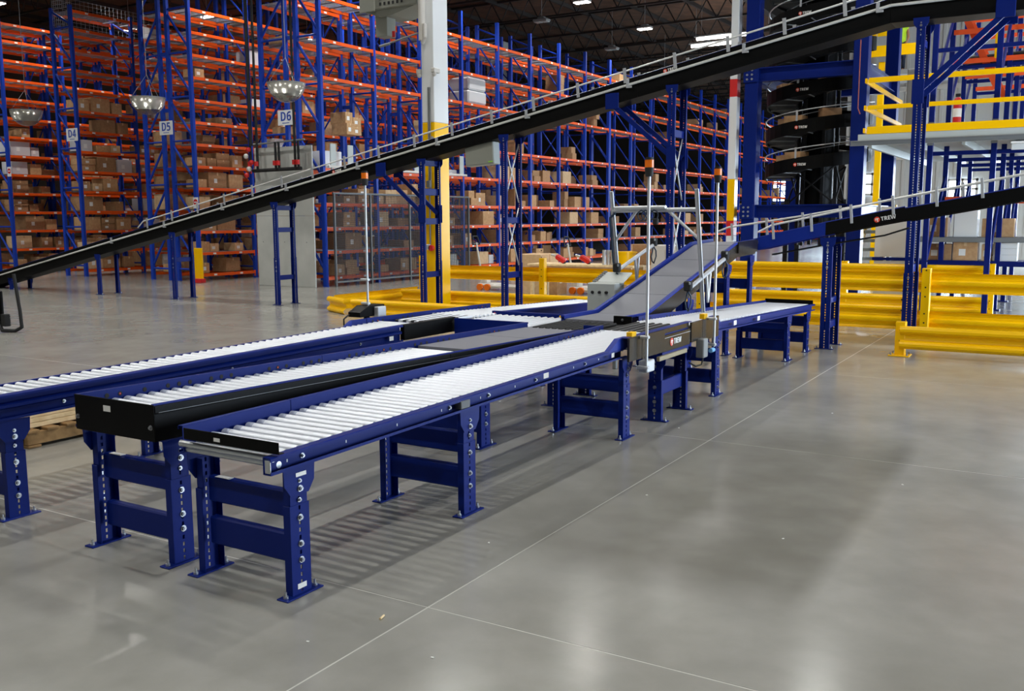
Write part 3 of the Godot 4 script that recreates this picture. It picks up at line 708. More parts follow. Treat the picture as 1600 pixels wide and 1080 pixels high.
func rail_post(p: Node3D, x: float, z: float, h: float) -> void:
	var i := wpart(p, "post", MB.new().bev(Vector3(x, h / 2, z), Vector3(0.125, h, 0.125), 0.008), M.yellow)
	part(i, "base_plate", MB.new().bev(Vector3(x, 0.008, z), Vector3(0.26, 0.016, 0.26), 0.004).mesh(), M.yellow)
	for s in [[-1, -1], [1, -1], [1, 1], [-1, 1]]: part(i, "anchor_bolt", MB.new().tube(Vector3(x + s[0] * 0.1, 0.012, z + s[1] * 0.1), Vector3(x + s[0] * 0.1, 0.045, z + s[1] * 0.1), 0.012, 6).mesh(), M.greysteel)
	for k in int(h / 0.4) + 1: part(i, "bolt_hole", MB.new().tube(Vector3(x, 0.2 + k * 0.4, z + 0.0625), Vector3(x, 0.2 + k * 0.4, z + 0.064), 0.012, 10).tube(Vector3(x, 0.34 + k * 0.4, z + 0.0625), Vector3(x, 0.34 + k * 0.4, z + 0.064), 0.012, 10).mesh(), M.rubber)

func rail_run(label: String, a: Vector3, b: Vector3, posts: Array, ys: Array, h: float, side: float) -> void:
	var c := thing("guard_rail", label, "guard rail", a.lerp(b, 0.5), "yellow steel guard rails")
	for t in posts:
		var p := a.lerp(b, t)
		rail_post(c, p.x, p.z, h)
	var d := b - a
	var u := Vector3(-d.z, 0, d.x).normalized() * side * 0.045
	for y in ys: rail_beam(c, a + u, b + u, y, side)

func build_rails() -> void:
	rail_run("low single yellow rail in the right foreground, post at its left end", Vector3(-1.98, 0, -13.15), Vector3(2.2, 0, -13.15), [0.0, 0.5, 1.0], [0.1], 0.45, 1)
	rail_run("front double yellow rail behind the tall blue legs, right of the incline", Vector3(-5.6, 0, -15.6), Vector3(2.4, 0, -15.6), [0.0, 0.447, 1.0], [0.07, 0.655], 1.03, -1)
	rail_run("rear double yellow rail parallel behind the front double one on the right", Vector3(-6.3, 0, -18.5), Vector3(-1.36, 0, -18.5), [0.0, 0.5, 1.0], [0.1, 0.655], 0.99, 1)
	rail_run("raised yellow rail behind the incline belt, tall post beside the pallet jack", Vector3(-12.85, 0, -17.4), Vector3(-6.6, 0, -17.4), [0.0, 0.5, 1.0], [0.48], 0.98, -1)
	rail_run("low yellow rail behind the yellow column, under the long conveyor", Vector3(-12.7, 0, -16.5), Vector3(-6.8, 0, -16.5), [], [0.0], 0.3, 1)
	rail_run("low bright yellow rail in front of the yellow column base", Vector3(-11.9, 0, -13.9), Vector3(-8.6, 0, -13.9), [], [0.0], 0.3, 1)
	rail_run("low yellow rail stub left of the black beacon box", Vector3(-12.72, 0, -14.2), Vector3(-11.95, 0, -13.8), [], [0.0], 0.28, 1)
	rail_run("low yellow rail running back on the left of the yellow column", Vector3(-12.75, 0, -14.4), Vector3(-12.75, 0, -17.2), [], [0.0], 0.3, -1)

# ---------------------------------------------------------------- storage racks
const NTH := ["first", "second", "third", "fourth", "fifth", "sixth", "seventh", "eighth", "ninth", "tenth", "eleventh", "twelfth", "thirteenth", "fourteenth"]
var post_cache := {}
var beam_cache := {}
var deck_cache := {}

func upright_mesh(h: float) -> ArrayMesh:
	if not post_cache.has(h):
		var b := MB.new()
		b.ext(PackedVector2Array([Vector2(-0.058, -0.05), Vector2(0.058, -0.05), Vector2(0.058, 0.04), Vector2(0.02, 0.04), Vector2(0.02, -0.02), Vector2(-0.02, -0.02), Vector2(-0.02, 0.04), Vector2(-0.058, 0.04)]), Vector3.ZERO, Vector3.RIGHT, Vector3(0, 0, -1), Vector3(0, h, 0))
		b.box(Vector3(0, 0.006, 0), Vector3(0.14, 0.012, 0.12))
		post_cache[h] = b.mesh()
	return post_cache[h]

func beam_mesh(l: float, tags: bool) -> ArrayMesh:
	var key := "%.2f%s" % [l, tags]
	if not beam_cache.has(key):
		var m := MB.new().box(Vector3.ZERO, Vector3(0.045, 0.085, l)).box(Vector3(0, -0.03, l / 2 - 0.012), Vector3(0.056, 0.18, 0.024)).box(Vector3(0, -0.03, -l / 2 + 0.012), Vector3(0.056, 0.18, 0.024)).mesh()
		m.surface_set_material(0, M.orange)
		if tags:
			MB.new().box(Vector3(0.0232, 0, l * 0.26), Vector3(0.002, 0.05, 0.11)).box(Vector3(0.0232, 0, -l * 0.22), Vector3(0.002, 0.05, 0.11)).mesh(m)
			m.surface_set_material(1, M.paper)
		beam_cache[key] = m
	return beam_cache[key]

func deck_mesh(l: float, d: float) -> ArrayMesh:
	var key := "%.2f %.2f" % [l, d]
	if not deck_cache.has(key):
		var b := MB.new()
		for k in 4: b.box(Vector3(0, -0.012, (k - 1.5) * l / 4), Vector3(d, 0.024, 0.045))
		for k in 15: b.box(Vector3((k - 7) * d / 15, 0.006, 0), Vector3(0.012, 0.008, l))
		deck_cache[key] = b.mesh()
	return deck_cache[key]

func rack(called: String, label: String, frames: Array, z0: float, pitch: float, bays: int, far_bays: int, levels: Array, h: float, top_at := 99.0) -> Node3D:
	var mid: float = (frames[0][0] + frames[-1][1]) / 2
	var c := thing(called, label, "rack", Vector3(mid, 0, z0), "pallet racks of the storage aisles")
	var fb := MB.new()   # beams too far to pick apart
	var fu := MB.new()
	for k in bays + far_bays + 1:
		var z := z0 - k * pitch
		for f in frames:
			var x0: float = f[0] + 0.045
			var x1: float = f[1] - 0.045
			for x in [x0, x1]:
				if k <= bays: part(c, "upright", upright_mesh(h), M.rackblue, Vector3(x - mid, 0, z - z0))
				else: fu.box(Vector3(x - mid, h / 2, z - z0), Vector3(0.09, h, 0.07))
			var br := fu if k > bays else MB.new()
			var y := 0.35
			var flip: bool = f == frames[0] and frames.size() > 1
			while y < h - 0.2:
				var a := Vector3(x0 - mid, y, z - z0); var b := Vector3(x1 - mid, y, z - z0)
				var e := Vector3((x0 if flip else x1) - mid, y + 0.06, z - z0); var g := Vector3((x1 if flip else x0) - mid, minf(y + 1.16, h - 0.1), z - z0)
				if k == 0:
					part(c, "horizontal_brace", MB.new().tube(a, b, 0.032, 6).mesh(), M.rackblue)
					part(c, "diagonal_brace", MB.new().tube(e, g, 0.036, 6).mesh(), M.rackblue)
				else:
					br.tube(a, b, 0.028, 4, -1, false)
					br.tube(e, g, 0.03, 4, -1, false)
				y += 1.25
			if k > 0 and k <= bays: part(c, "frame_bracing", br.mesh(), M.rackblue)
		if frames.size() > 1 and k <= 3:
			for y in [1.5, 3.3, 5.0, 6.6]:
				part(c, "row_spacer", MB.new().box(Vector3.ZERO, Vector3(frames[1][0] - frames[0][1] + 0.02, 0.1, 0.05)).mesh(), M.rackblue, Vector3((frames[1][0] + frames[0][1]) / 2 - mid, y, z - z0))
	var L := pitch - 0.07
	for k in bays + far_bays:
		var z := z0 - (k + 0.5) * pitch
		for y in levels:
			if k < 3 and y > top_at and y < top_at + 1.3: continue
			for f in frames:
				var w: float = f[1] - f[0]
				if k < bays:
					part(c, "load_beam", beam_mesh(L, true), null, Vector3(f[1] - 0.02 - mid, y, z - z0))
					part(c, "load_beam", beam_mesh(L, false), null, Vector3(f[0] + 0.02 - mid, y, z - z0))
					if y > 0.3: part(c, "wire_deck", deck_mesh(L - 0.06, w - 0.1), M.wire, Vector3((f[0] + f[1]) / 2 - mid, y + 0.04, z - z0))
				else:
					for x in [f[0] + 0.02, f[1] - 0.02]: fb.box(Vector3(x - mid, y, z - z0), Vector3(0.045, 0.085, L))
	if far_bays > 0:
		part(c, "far_beams", fb.mesh(), M.orange).set_meta("kind", "stuff")
		part(c, "far_uprights", fu.mesh(), M.rackblue).set_meta("kind", "stuff")
	return c

var box_cache := {}
func carton(at: Vector3, s: Vector3, tone: int, tagged: bool, label: String, group: String, turn := 0.0) -> void:
	var c := thing("carton", label, "carton", at, group)
	c.rotation.y = turn
	var key := "%.2f %.2f %.2f" % [s.x, s.y, s.z]
	if not box_cache.has(key):
		box_cache[key] = [MB.new().bev(Vector3(0, s.y / 2, 0), s, 0.006).mesh(), MB.new().box(Vector3(s.x / 2, s.y * 0.45, s.z * 0.12), Vector3(0.004, minf(s.y * 0.36, 0.13), minf(s.z * 0.36, 0.12))).mesh(), MB.new().box(Vector3(0, s.y + 0.0005, 0), Vector3(s.x * 0.98, 0.002, 0.05)).box(Vector3(s.x / 2 + 0.0005, s.y * 0.9, 0), Vector3(0.002, s.y * 0.2, 0.05)).mesh()]
	var q: Array = box_cache[key]
	part(c, "carton_body", q[0], [M.kraft, M.kraftdark, M.kraftlight, M.paper, M.wrap][tone])
	if tone < 3: part(c, "tape", q[2], M.kraftlight if tone != 2 else M.kraft)
	if tagged: part(c, "shipping_label", q[1], M.paper)

func fill(sign_name: String, frames: Array, z0: float, pitch: float, bays: int, levels: Array, dens: Callable, most: int) -> void:
	var sizes := [Vector3(0.6, 0.36, 0.4), Vector3(0.55, 0.3, 0.3), Vector3(0.6, 0.42, 0.56), Vector3(0.5, 0.24, 0.34), Vector3(0.7, 0.46, 0.7), Vector3(0.6, 0.2, 0.5)]
	var far := [MB.new(), MB.new(), MB.new()]
	var n := 0
	for k in bays:
		for li in levels.size():
			var y: float = levels[li]
			var room: float = (levels[li + 1] if li + 1 < levels.size() else y + 0.9) - y - 0.14
			for fi in frames.size():
				var f: Array = frames[frames.size() - 1 - fi]
				var z := z0 - k * pitch - 0.1
				var nth := 0
				while true:
					var s: Vector3 = sizes[rng.randi() % sizes.size()]
					if s.y > room: s = Vector3(s.x, maxf(0.12, floorf(room * 20) / 20), s.z)
					var gap := rng.randf_range(0.015, 0.1)
					if z - gap - s.z < z0 - (k + 1) * pitch + 0.08: break
					z -= gap
					var keep := rng.randf() < float(dens.call(y, k)) * (1.0 if fi == 0 else 0.7)
					var tone: int = [0, 0, 1, 2, 0, 1, 1, 2, 0, 0, 1, 3, 0, 1, 0, 4][rng.randi() % 16]
					var tagged := rng.randf() < 0.55
					var two := room > s.y * 2 + 0.04 and rng.randf() < 0.45
					if keep:
						for u in (2 if two else 1):
							var at := Vector3(f[1] - 0.08 - s.x / 2 - rng.randf() * 0.12, y + 0.052 + u * (s.y + 0.002), z - s.z / 2)
							if fi == 0 and n < most:
								var t: String = ["tan", "brown", "pale", "white", "wrapped"][tone]
								var label := "%s carton%s, %s from aisle, %s shelf up, %s bay, %s" % [t, " stacked on top" if u == 1 else "", NTH[mini(nth, 13)], NTH[mini(li, 13)], NTH[mini(k, 13)], sign_name]
								carton(at, s, tone, tagged, label, "cartons on the pallet racks")
								n += 1
							else:
								far[tone % 3].bev(at + Vector3(0, s.y / 2, 0), s, 0.006)
						nth += 1
					z -= s.z
	for k in 3:
		if far[k].v.size(): mono("carton_stock", far[k], [M.kraft, M.kraftdark, M.kraftlight][k], "%s cartons filling the depth of the %s" % [["tan", "dark brown", "pale"][k], sign_name], "cartons", "", "stuff")

func aisle_sign(txt: String, at: Vector3, label: String) -> void:
	var c := thing("aisle_sign", label, "sign", at, "aisle signs")
	part(c, "sign_plate", MB.new().bev(Vector3.ZERO, Vector3(0.58, 0.4, 0.008), 0.002).mesh(), M.white)
	var m := mat(rgb(40, 74, 170), 0.5)
	part(c, "lettering", word(txt, 0.33, 0.004, true), m, Vector3(0, 0.03, 0.006))
	part(c, "underline", MB.new().box(Vector3.ZERO, Vector3(0.25, 0.018, 0.003)).mesh(), m, Vector3(0, -0.14, 0.006))

func build_racks() -> void:
	var lv := []
	for k in 13: lv.append(0.18 + 0.632 * k)
	var lv4 := lv + [8.32]
	var l6 := [0.22, 0.92, 1.55, 2.2, 3.12, 4.07, 5.5, 6.46, 7.54]
	var f6 := [[-19.6, -18.6], [-18.3, -17.4]]
	var f5 := [[-24.45, -23.55], [-23.28, -22.28]]
	var f4 := [[-28.7, -27.65]]
	var f3 := [[-33.5, -32.55], [-32.4, -31.36]]
	rack("pallet_rack", "long blue and orange rack row beside the D6 sign, its open side towards the conveyors", f6, -19.25, 2.2, 8, 0, l6, 8.35, 4.0)
	rack("pallet_rack", "far continuation of the D6 rack row, running back into the hall", [[-18.3, -17.4]], -19.25 - 8 * 2.2 - 0.1, 2.2, 8, 9, l6, 8.35)
	rack("pallet_rack", "double blue and orange rack row with the D5 sign on its end frames", f5, -19.2, 2.2, 5, 4, lv, 8.9)
	rack("pallet_rack", "single blue and orange rack row with the D4 sign on its end frame", f4, -19.2, 2.2, 5, 5, lv4, 8.5)
	rack("pallet_rack", "leftmost blue and orange rack row, cut by the left edge", f3, -19.1, 2.2, 5, 4, lv4, 8.6)
	rng.seed = 77
	fill("D5 rack", f5, -19.2, 2.2, 4, lv, func(y, k): return 0.82 if y < 3.5 else (0.42 if y < 5.5 else 0.12), 80)
	fill("D4 rack", f4, -19.2, 2.2, 5, lv, func(y, k): return 0.93 if y < 4.6 else (0.3 if y < 5.6 else 0.03), 100)
	fill("leftmost rack", f3, -19.1, 2.2, 4, lv, func(y, k): return 0.85 if y < 4.4 else (0.3 if y < 5.2 else 0.0), 60)
	fill("D6 rack", f6, -19.25, 2.2, 8, l6, func(y, k): return 0.45 if y < 3.5 else 0.06, 60)
	fill("far D6 rack", [[-18.3, -17.6]], -36.95, 2.2, 16, l6, func(y, k): return 0.2 if y < 3.5 else 0.07, 0)
	aisle_sign("D4", Vector3(-27.9, 4.52, -19.14), "white aisle sign reading D4 on the left rack end")
	aisle_sign("D5", Vector3(-23.42, 4.5, -19.14), "white aisle sign reading D5 on the double rack end")
	aisle_sign("D6", Vector3(-18.66, 4.53, -19.19), "white aisle sign reading D6 above the grey sheet panel")
	for q in [[Vector3(-31.3, 3.45, -19.04), "small white plate with a red round stop mark, far left upright"], [Vector3(-22.3, 2.3, -19.14), "small white plate with a red round stop mark, right upright of D5"]]:
		var c := thing("stop_sign", q[1], "sign", q[0], "stop plates on rack ends")
		part(c, "sign_plate", MB.new().bev(Vector3.ZERO, Vector3(0.22, 0.32, 0.006), 0.002).mesh(), M.white)
		part(c, "stop_disc", MB.new().tube(Vector3(0, 0.02, 0.003), Vector3(0, 0.02, 0.005), 0.095, 8).mesh(), M.red)
		part(c, "stop_word", MB.new().box(Vector3(0, 0.02, 0.006), Vector3(0.13, 0.035, 0.002)).mesh(), M.white)
	# convex mirrors over the aisle ends
	for q in [[-17.06, "D6"], [-22.22, "D5"], [-27.82, "D4"]]:
		var at := Vector3(q[0], 5.12, -17.6)
		var c := thing("dome_mirror", "silver half-dome mirror hanging by wires in front of the %s rack end" % q[1], "mirror", at, "hanging dome mirrors")
		part(c, "dome", MB.new().ball(Vector3.ZERO, 0.46, 10, 32, 0.0, Vector3(1, -1.0, 1)).mesh(), M.mirror)
		part(c, "rim", MB.new().tube(Vector3(0, -0.012, 0), Vector3(0, 0.012, 0), 0.466, 32).mesh(), M.greysteel)
		for k in 3:
			var t := TAU * k / 3.0 + 0.4
			part(c, "hanger_wire", MB.new().tube(Vector3(cos(t) * 0.45, 0, sin(t) * 0.45), Vector3(0, 0.62, 0), 0.006, 5).mesh(), M.wire)
		part(c, "drop_wire", MB.new().tube(Vector3(0, 0.62, 0), Vector3(0, 5.99, 0), 0.009, 5).mesh(), M.wire)
	# wire cages on top of D4
	var c := thing("wire_cage", "two grey wire guard panels along the top shelves of the D4 rack", "cage", Vector3(-28.1, 7.8, -21))
	for y in [7.8, 8.4]:
		var b := MB.new()
		for k in 28: b.box(Vector3(-28.66, y + 0.28, -19.3 - k * 0.157), Vector3(0.006, 0.5, 0.006))
		for k in 5: b.box(Vector3(-28.66, y + 0.03 + k * 0.12, -21.4), Vector3(0.006, 0.008, 4.3))
		for k in 10: b.box(Vector3(-28.6 + k * 0.1, y + 0.28, -21.45 * 0 - 19.2), Vector3(0.012, 0.5, 0.012))
		for k in 5: b.box(Vector3(-28.15, y + 0.05 + k * 0.12, -19.2), Vector3(0.95, 0.012, 0.012))
		wpart(c, "wire_panel", b, M.wire)
	# sheet-metal end guard under D6 with its pipe rack
	c = thing("end_panel", "tall pale grey sheet panel guarding the end of the D6 rack", "panel", Vector3(-18.55, 0, -18.95))
	for q in [[0.0, 1.9], [1.905, 3.12], [3.125, 3.74]]: wpart(c, "sheet", MB.new().bev(Vector3(-18.58, (q[0] + q[1]) / 2, -18.95), Vector3(2.1, q[1] - q[0], 0.05), 0.006), M.sheet)
	for k in 5: wpart(c, "rivet", MB.new().tube(Vector3(-19.4 + k * 0.4, 1.2, -18.925), Vector3(-19.4 + k * 0.4, 1.2, -18.915), 0.014, 8), M.greysteel)
	c = thing("sprinkler_pipes", "black sprinkler pipe manifold with red valves in front of the grey sheet panel", "pipework", Vector3(-18.5, 3.0, -18.75))
	wpart(c, "header_pipe", MB.new().tube(Vector3(-19.5, 3.12, -18.75), Vector3(-17.75, 3.14, -18.75), 0.05, 10), M.rubber)
	wpart(c, "upper_pipe", MB.new().tube(Vector3(-19.55, 3.82, -18.75), Vector3(-17.6, 3.88, -18.75), 0.025, 8), M.greysteel)
	for x in [-19.55, -19.3, -18.62, -18.5, -17.92, -17.8]:
		wpart(c, "riser", MB.new().tube(Vector3(x, 3.12, -18.72), Vector3(x, 3.85 if x > -19 and x != -17.92 else 8.6, -18.72), 0.033, 8), M.rubber)
		wpart(c, "valve", MB.new().tube(Vector3(x, 3.24, -18.68), Vector3(x, 3.36, -18.68), 0.055, 8), M.red)
	wpart(c, "riser", MB.new().tube(Vector3(-19.5, 3.8, -18.7), Vector3(-19.5, 8.6, -18.7), 0.045, 10), M.rubber)
	for k in 5: wpart(c, "valve", MB.new().ball(Vector3(-19.62 + 0.1 * (k % 3), 3.0 + k * 0.17, -18.62), 0.07, 5, 8), M.red if k % 2 == 0 else M.offwhite)
	# mesh fence along the first bays of D6
	c = thing("mesh_fence", "dark wire-mesh fence closing the lower shelves of the D6 rack", "fence", Vector3(-17.25, 0, -22.6))
	for z in [-19.4, -20.9, -22.7, -24.3, -25.85]: wpart(c, "fence_post", MB.new().bev(Vector3(-17.22, 1.25, z), Vector3(0.06, 2.5, 0.06), 0.006), M.darksteel)
	for y in [0.12, 2.5]: wpart(c, "fence_rail", MB.new().bev(Vector3(-17.22, y, -22.6), Vector3(0.05, 0.05, 6.5), 0.006), M.darksteel)
	var wb := MB.new()
	for k in 130: wb.box(Vector3(-17.22, 1.3, -19.4 - k * 0.05), Vector3(0.008, 2.4, 0.012))
	for k in 48: wb.box(Vector3(-17.22, 0.12 + k * 0.05, -22.62), Vector3(0.008, 0.008, 6.45))
	wpart(c, "wire_mesh", wb, M.cagewire).set_meta("kind", "stuff")
	c = thing("shelf_skirt", "pale grey strip skirt along the D6 rack above the mesh fence", "skirt", Vector3(-17.3, 3.4, -22.6))
	wpart(c, "skirt_frame", MB.new().bev(Vector3(-17.3, 3.2, -22.6), Vector3(0.05, 0.06, 6.6), 0.006), M.offwhite)
	for z in [-19.5, -20.2, -22.4, -23.2, -25.6]: wpart(c, "skirt_stile", MB.new().bev(Vector3(-17.3, 3.5, z), Vector3(0.03, 0.6, 0.22), 0.004), M.enclosure)
	c = thing("wrapped_pallet", "white film-wrapped load high on the D6 rack behind the white column", "load", Vector3(-17.9, 5.55, -26.9))
	for k in 2: wpart(c, "wrapped_layer", MB.new().bev(Vector3(-17.9, 5.78 + k * 0.42, -26.9), Vector3(0.8, 0.41, 1.1 - 0.05 * k), 0.05), M.wrap)
	# yellow guard of the D5 end upright
	c = thing("post_guard", "yellow upright guard with a red foot at the end of the D5 rack", "guard", Vector3(-22.0, 0, -18.9))
	wpart(c, "guard_plate", MB.new().bev(Vector3(-21.95, 0.55, -18.85), Vector3(0.32, 0.9, 0.06), 0.01), M.yellow)
	wpart(c, "guard_foot", MB.new().bev(Vector3(-21.95, 0.06, -18.8), Vector3(0.42, 0.12, 0.2), 0.01), M.red)

# ---------------------------------------------------------------- columns, heater, things near the fence
func build_columns() -> void:
	var c := thing("building_column", "white square building column with a yellow painted lower part", "column", Vector3(-11.4, 0, -15.95))
	wpart(c, "yellow_base", MB.new().bev(Vector3(-11.4, 1.86, -15.95), Vector3(0.3, 3.72, 0.5), 0.01), M.yellow)
	wpart(c, "white_shaft", MB.new().bev(Vector3(-11.4, 7.36, -15.95), Vector3(0.3, 7.28, 0.5), 0.01), M.white)
	wpart(c, "downpipe", MB.new().tube(Vector3(-11.46, 5.3, -15.62), Vector3(-11.46, 11, -15.62), 0.07, 12), M.offwhite)
	wpart(c, "downpipe_elbow", MB.new().path([Vector3(-11.46, 5.4, -15.62), Vector3(-11.43, 5.25, -15.6), Vector3(-11.36, 5.35, -15.58), Vector3(-11.36, 5.6, -15.58)], 0.04, 8), M.offwhite)
	wpart(c, "conduit", MB.new().tube(Vector3(-11.38, 1.3, -15.68), Vector3(-11.38, 4.4, -15.68), 0.016, 6).tube(Vector3(-11.34, 2.4, -15.68), Vector3(-11.34, 4.4, -15.68), 0.012, 6), M.greysteel)
	wpart(c, "junction_box", MB.new().bev(Vector3(-11.38, 2.5, -15.66), Vector3(0.09, 0.14, 0.06), 0.006), M.greysteel)
	wpart(c, "outlet_box", MB.new().bev(Vector3(-11.41, 1.24, -15.66), Vector3(0.09, 0.11, 0.06), 0.006), M.alu)
	wpart(c, "call_button", MB.new().tube(Vector3(-11.34, 1.22, -15.69), Vector3(-11.34, 1.22, -15.63), 0.06, 12), M.red)
	for s in [-0.2, 0.16]: wpart(c, "camera", MB.new().bev(Vector3(-11.4 + s, 4.72, -15.75), Vector3(0.09, 0.09, 0.2), 0.01).ball(Vector3(-11.4 + s, 4.65, -15.7), 0.05, 5, 10), M.offwhite)
	wpart(c, "bracket_arm", MB.new().tube(Vector3(-11.5, 5.45, -15.6), Vector3(-12.5, 5.28, -15.6), 0.018, 8), M.greysteel)
	wpart(c, "valve_body", MB.new().tube(Vector3(-12.5, 5.28, -15.6), Vector3(-12.25, 5.31, -15.6), 0.028, 8), M.greysteel)
	c = thing("unit_heater", "grey louvred unit heater with a square chute, hanging beside the white column", "heater", Vector3(-12.6, 6, -16.2))
	wpart(c, "housing", MB.new().bev(Vector3(-12.55, 6.75, -16.35), Vector3(1.45, 1.3, 0.8), 0.02), M.heater)
	wpart(c, "tapered_bottom", MB.new().ext(PackedVector2Array([Vector2(-0.7, 0.14), Vector2(-0.3, 0), Vector2(0.05, 0), Vector2(0.7, 0.14)]), Vector3(-12.55, 5.97, -16.0), Vector3.RIGHT, Vector3.UP, Vector3(0, 0, -0.7)), M.heater)
	wpart(c, "chute", MB.new().bev(Vector3(-12.86, 5.9, -16.25), Vector3(0.3, 0.62, 0.3), 0.01), M.heater)
	wpart(c, "side_panel", MB.new().bev(Vector3(-13.08, 6.42, -15.93), Vector3(0.4, 0.7, 0.04), 0.01), M.heater)
	for r in 4:
		for k in 6: wpart(c, "louvre_slot", MB.new().box(Vector3(-12.75 + k * 0.11, 6.2 + r * 0.11, -15.945), Vector3(0.05, 0.06, 0.006)), M.rubber)
	for s in [-0.6, 0.6]: wpart(c, "hanger_rod", MB.new().tube(Vector3(-12.55 + s, 7.4, -16.35), Vector3(-12.55 + s, 11, -16.35), 0.012, 6), M.greysteel)
	wpart(c, "red_tag", MB.new().box(Vector3(-12.52, 5.6, -16.08), Vector3(0.07, 0.12, 0.02)), M.red)
	# banded column beside the lift frame
	c = thing("banded_column", "slim white column with red and yellow bands left of the blue lift frame", "column", Vector3(-6.55, 0, -20.0))
	var bands := [[0.0, 1.42, M.white], [1.42, 1.74, M.red], [1.74, 2.62, M.yellow], [2.62, 4.33, M.white], [4.33, 4.69, M.red], [4.69, 11.0, M.white]]
	for b in bands: wpart(c, "painted_band", MB.new().bev(Vector3(-6.53, (b[0] + b[1]) / 2, -20.0), Vector3(0.16, b[1] - b[0], 0.22), 0.006), b[2])
	c = thing("building_column", "distant grey building column above the D6 rack tops", "column", Vector3(-24.2, 0, -39))
	wpart(c, "shaft", MB.new().bev(Vector3(-24.2, 5, -39), Vector3(0.9, 10, 0.6), 0.02), M.enclosure)

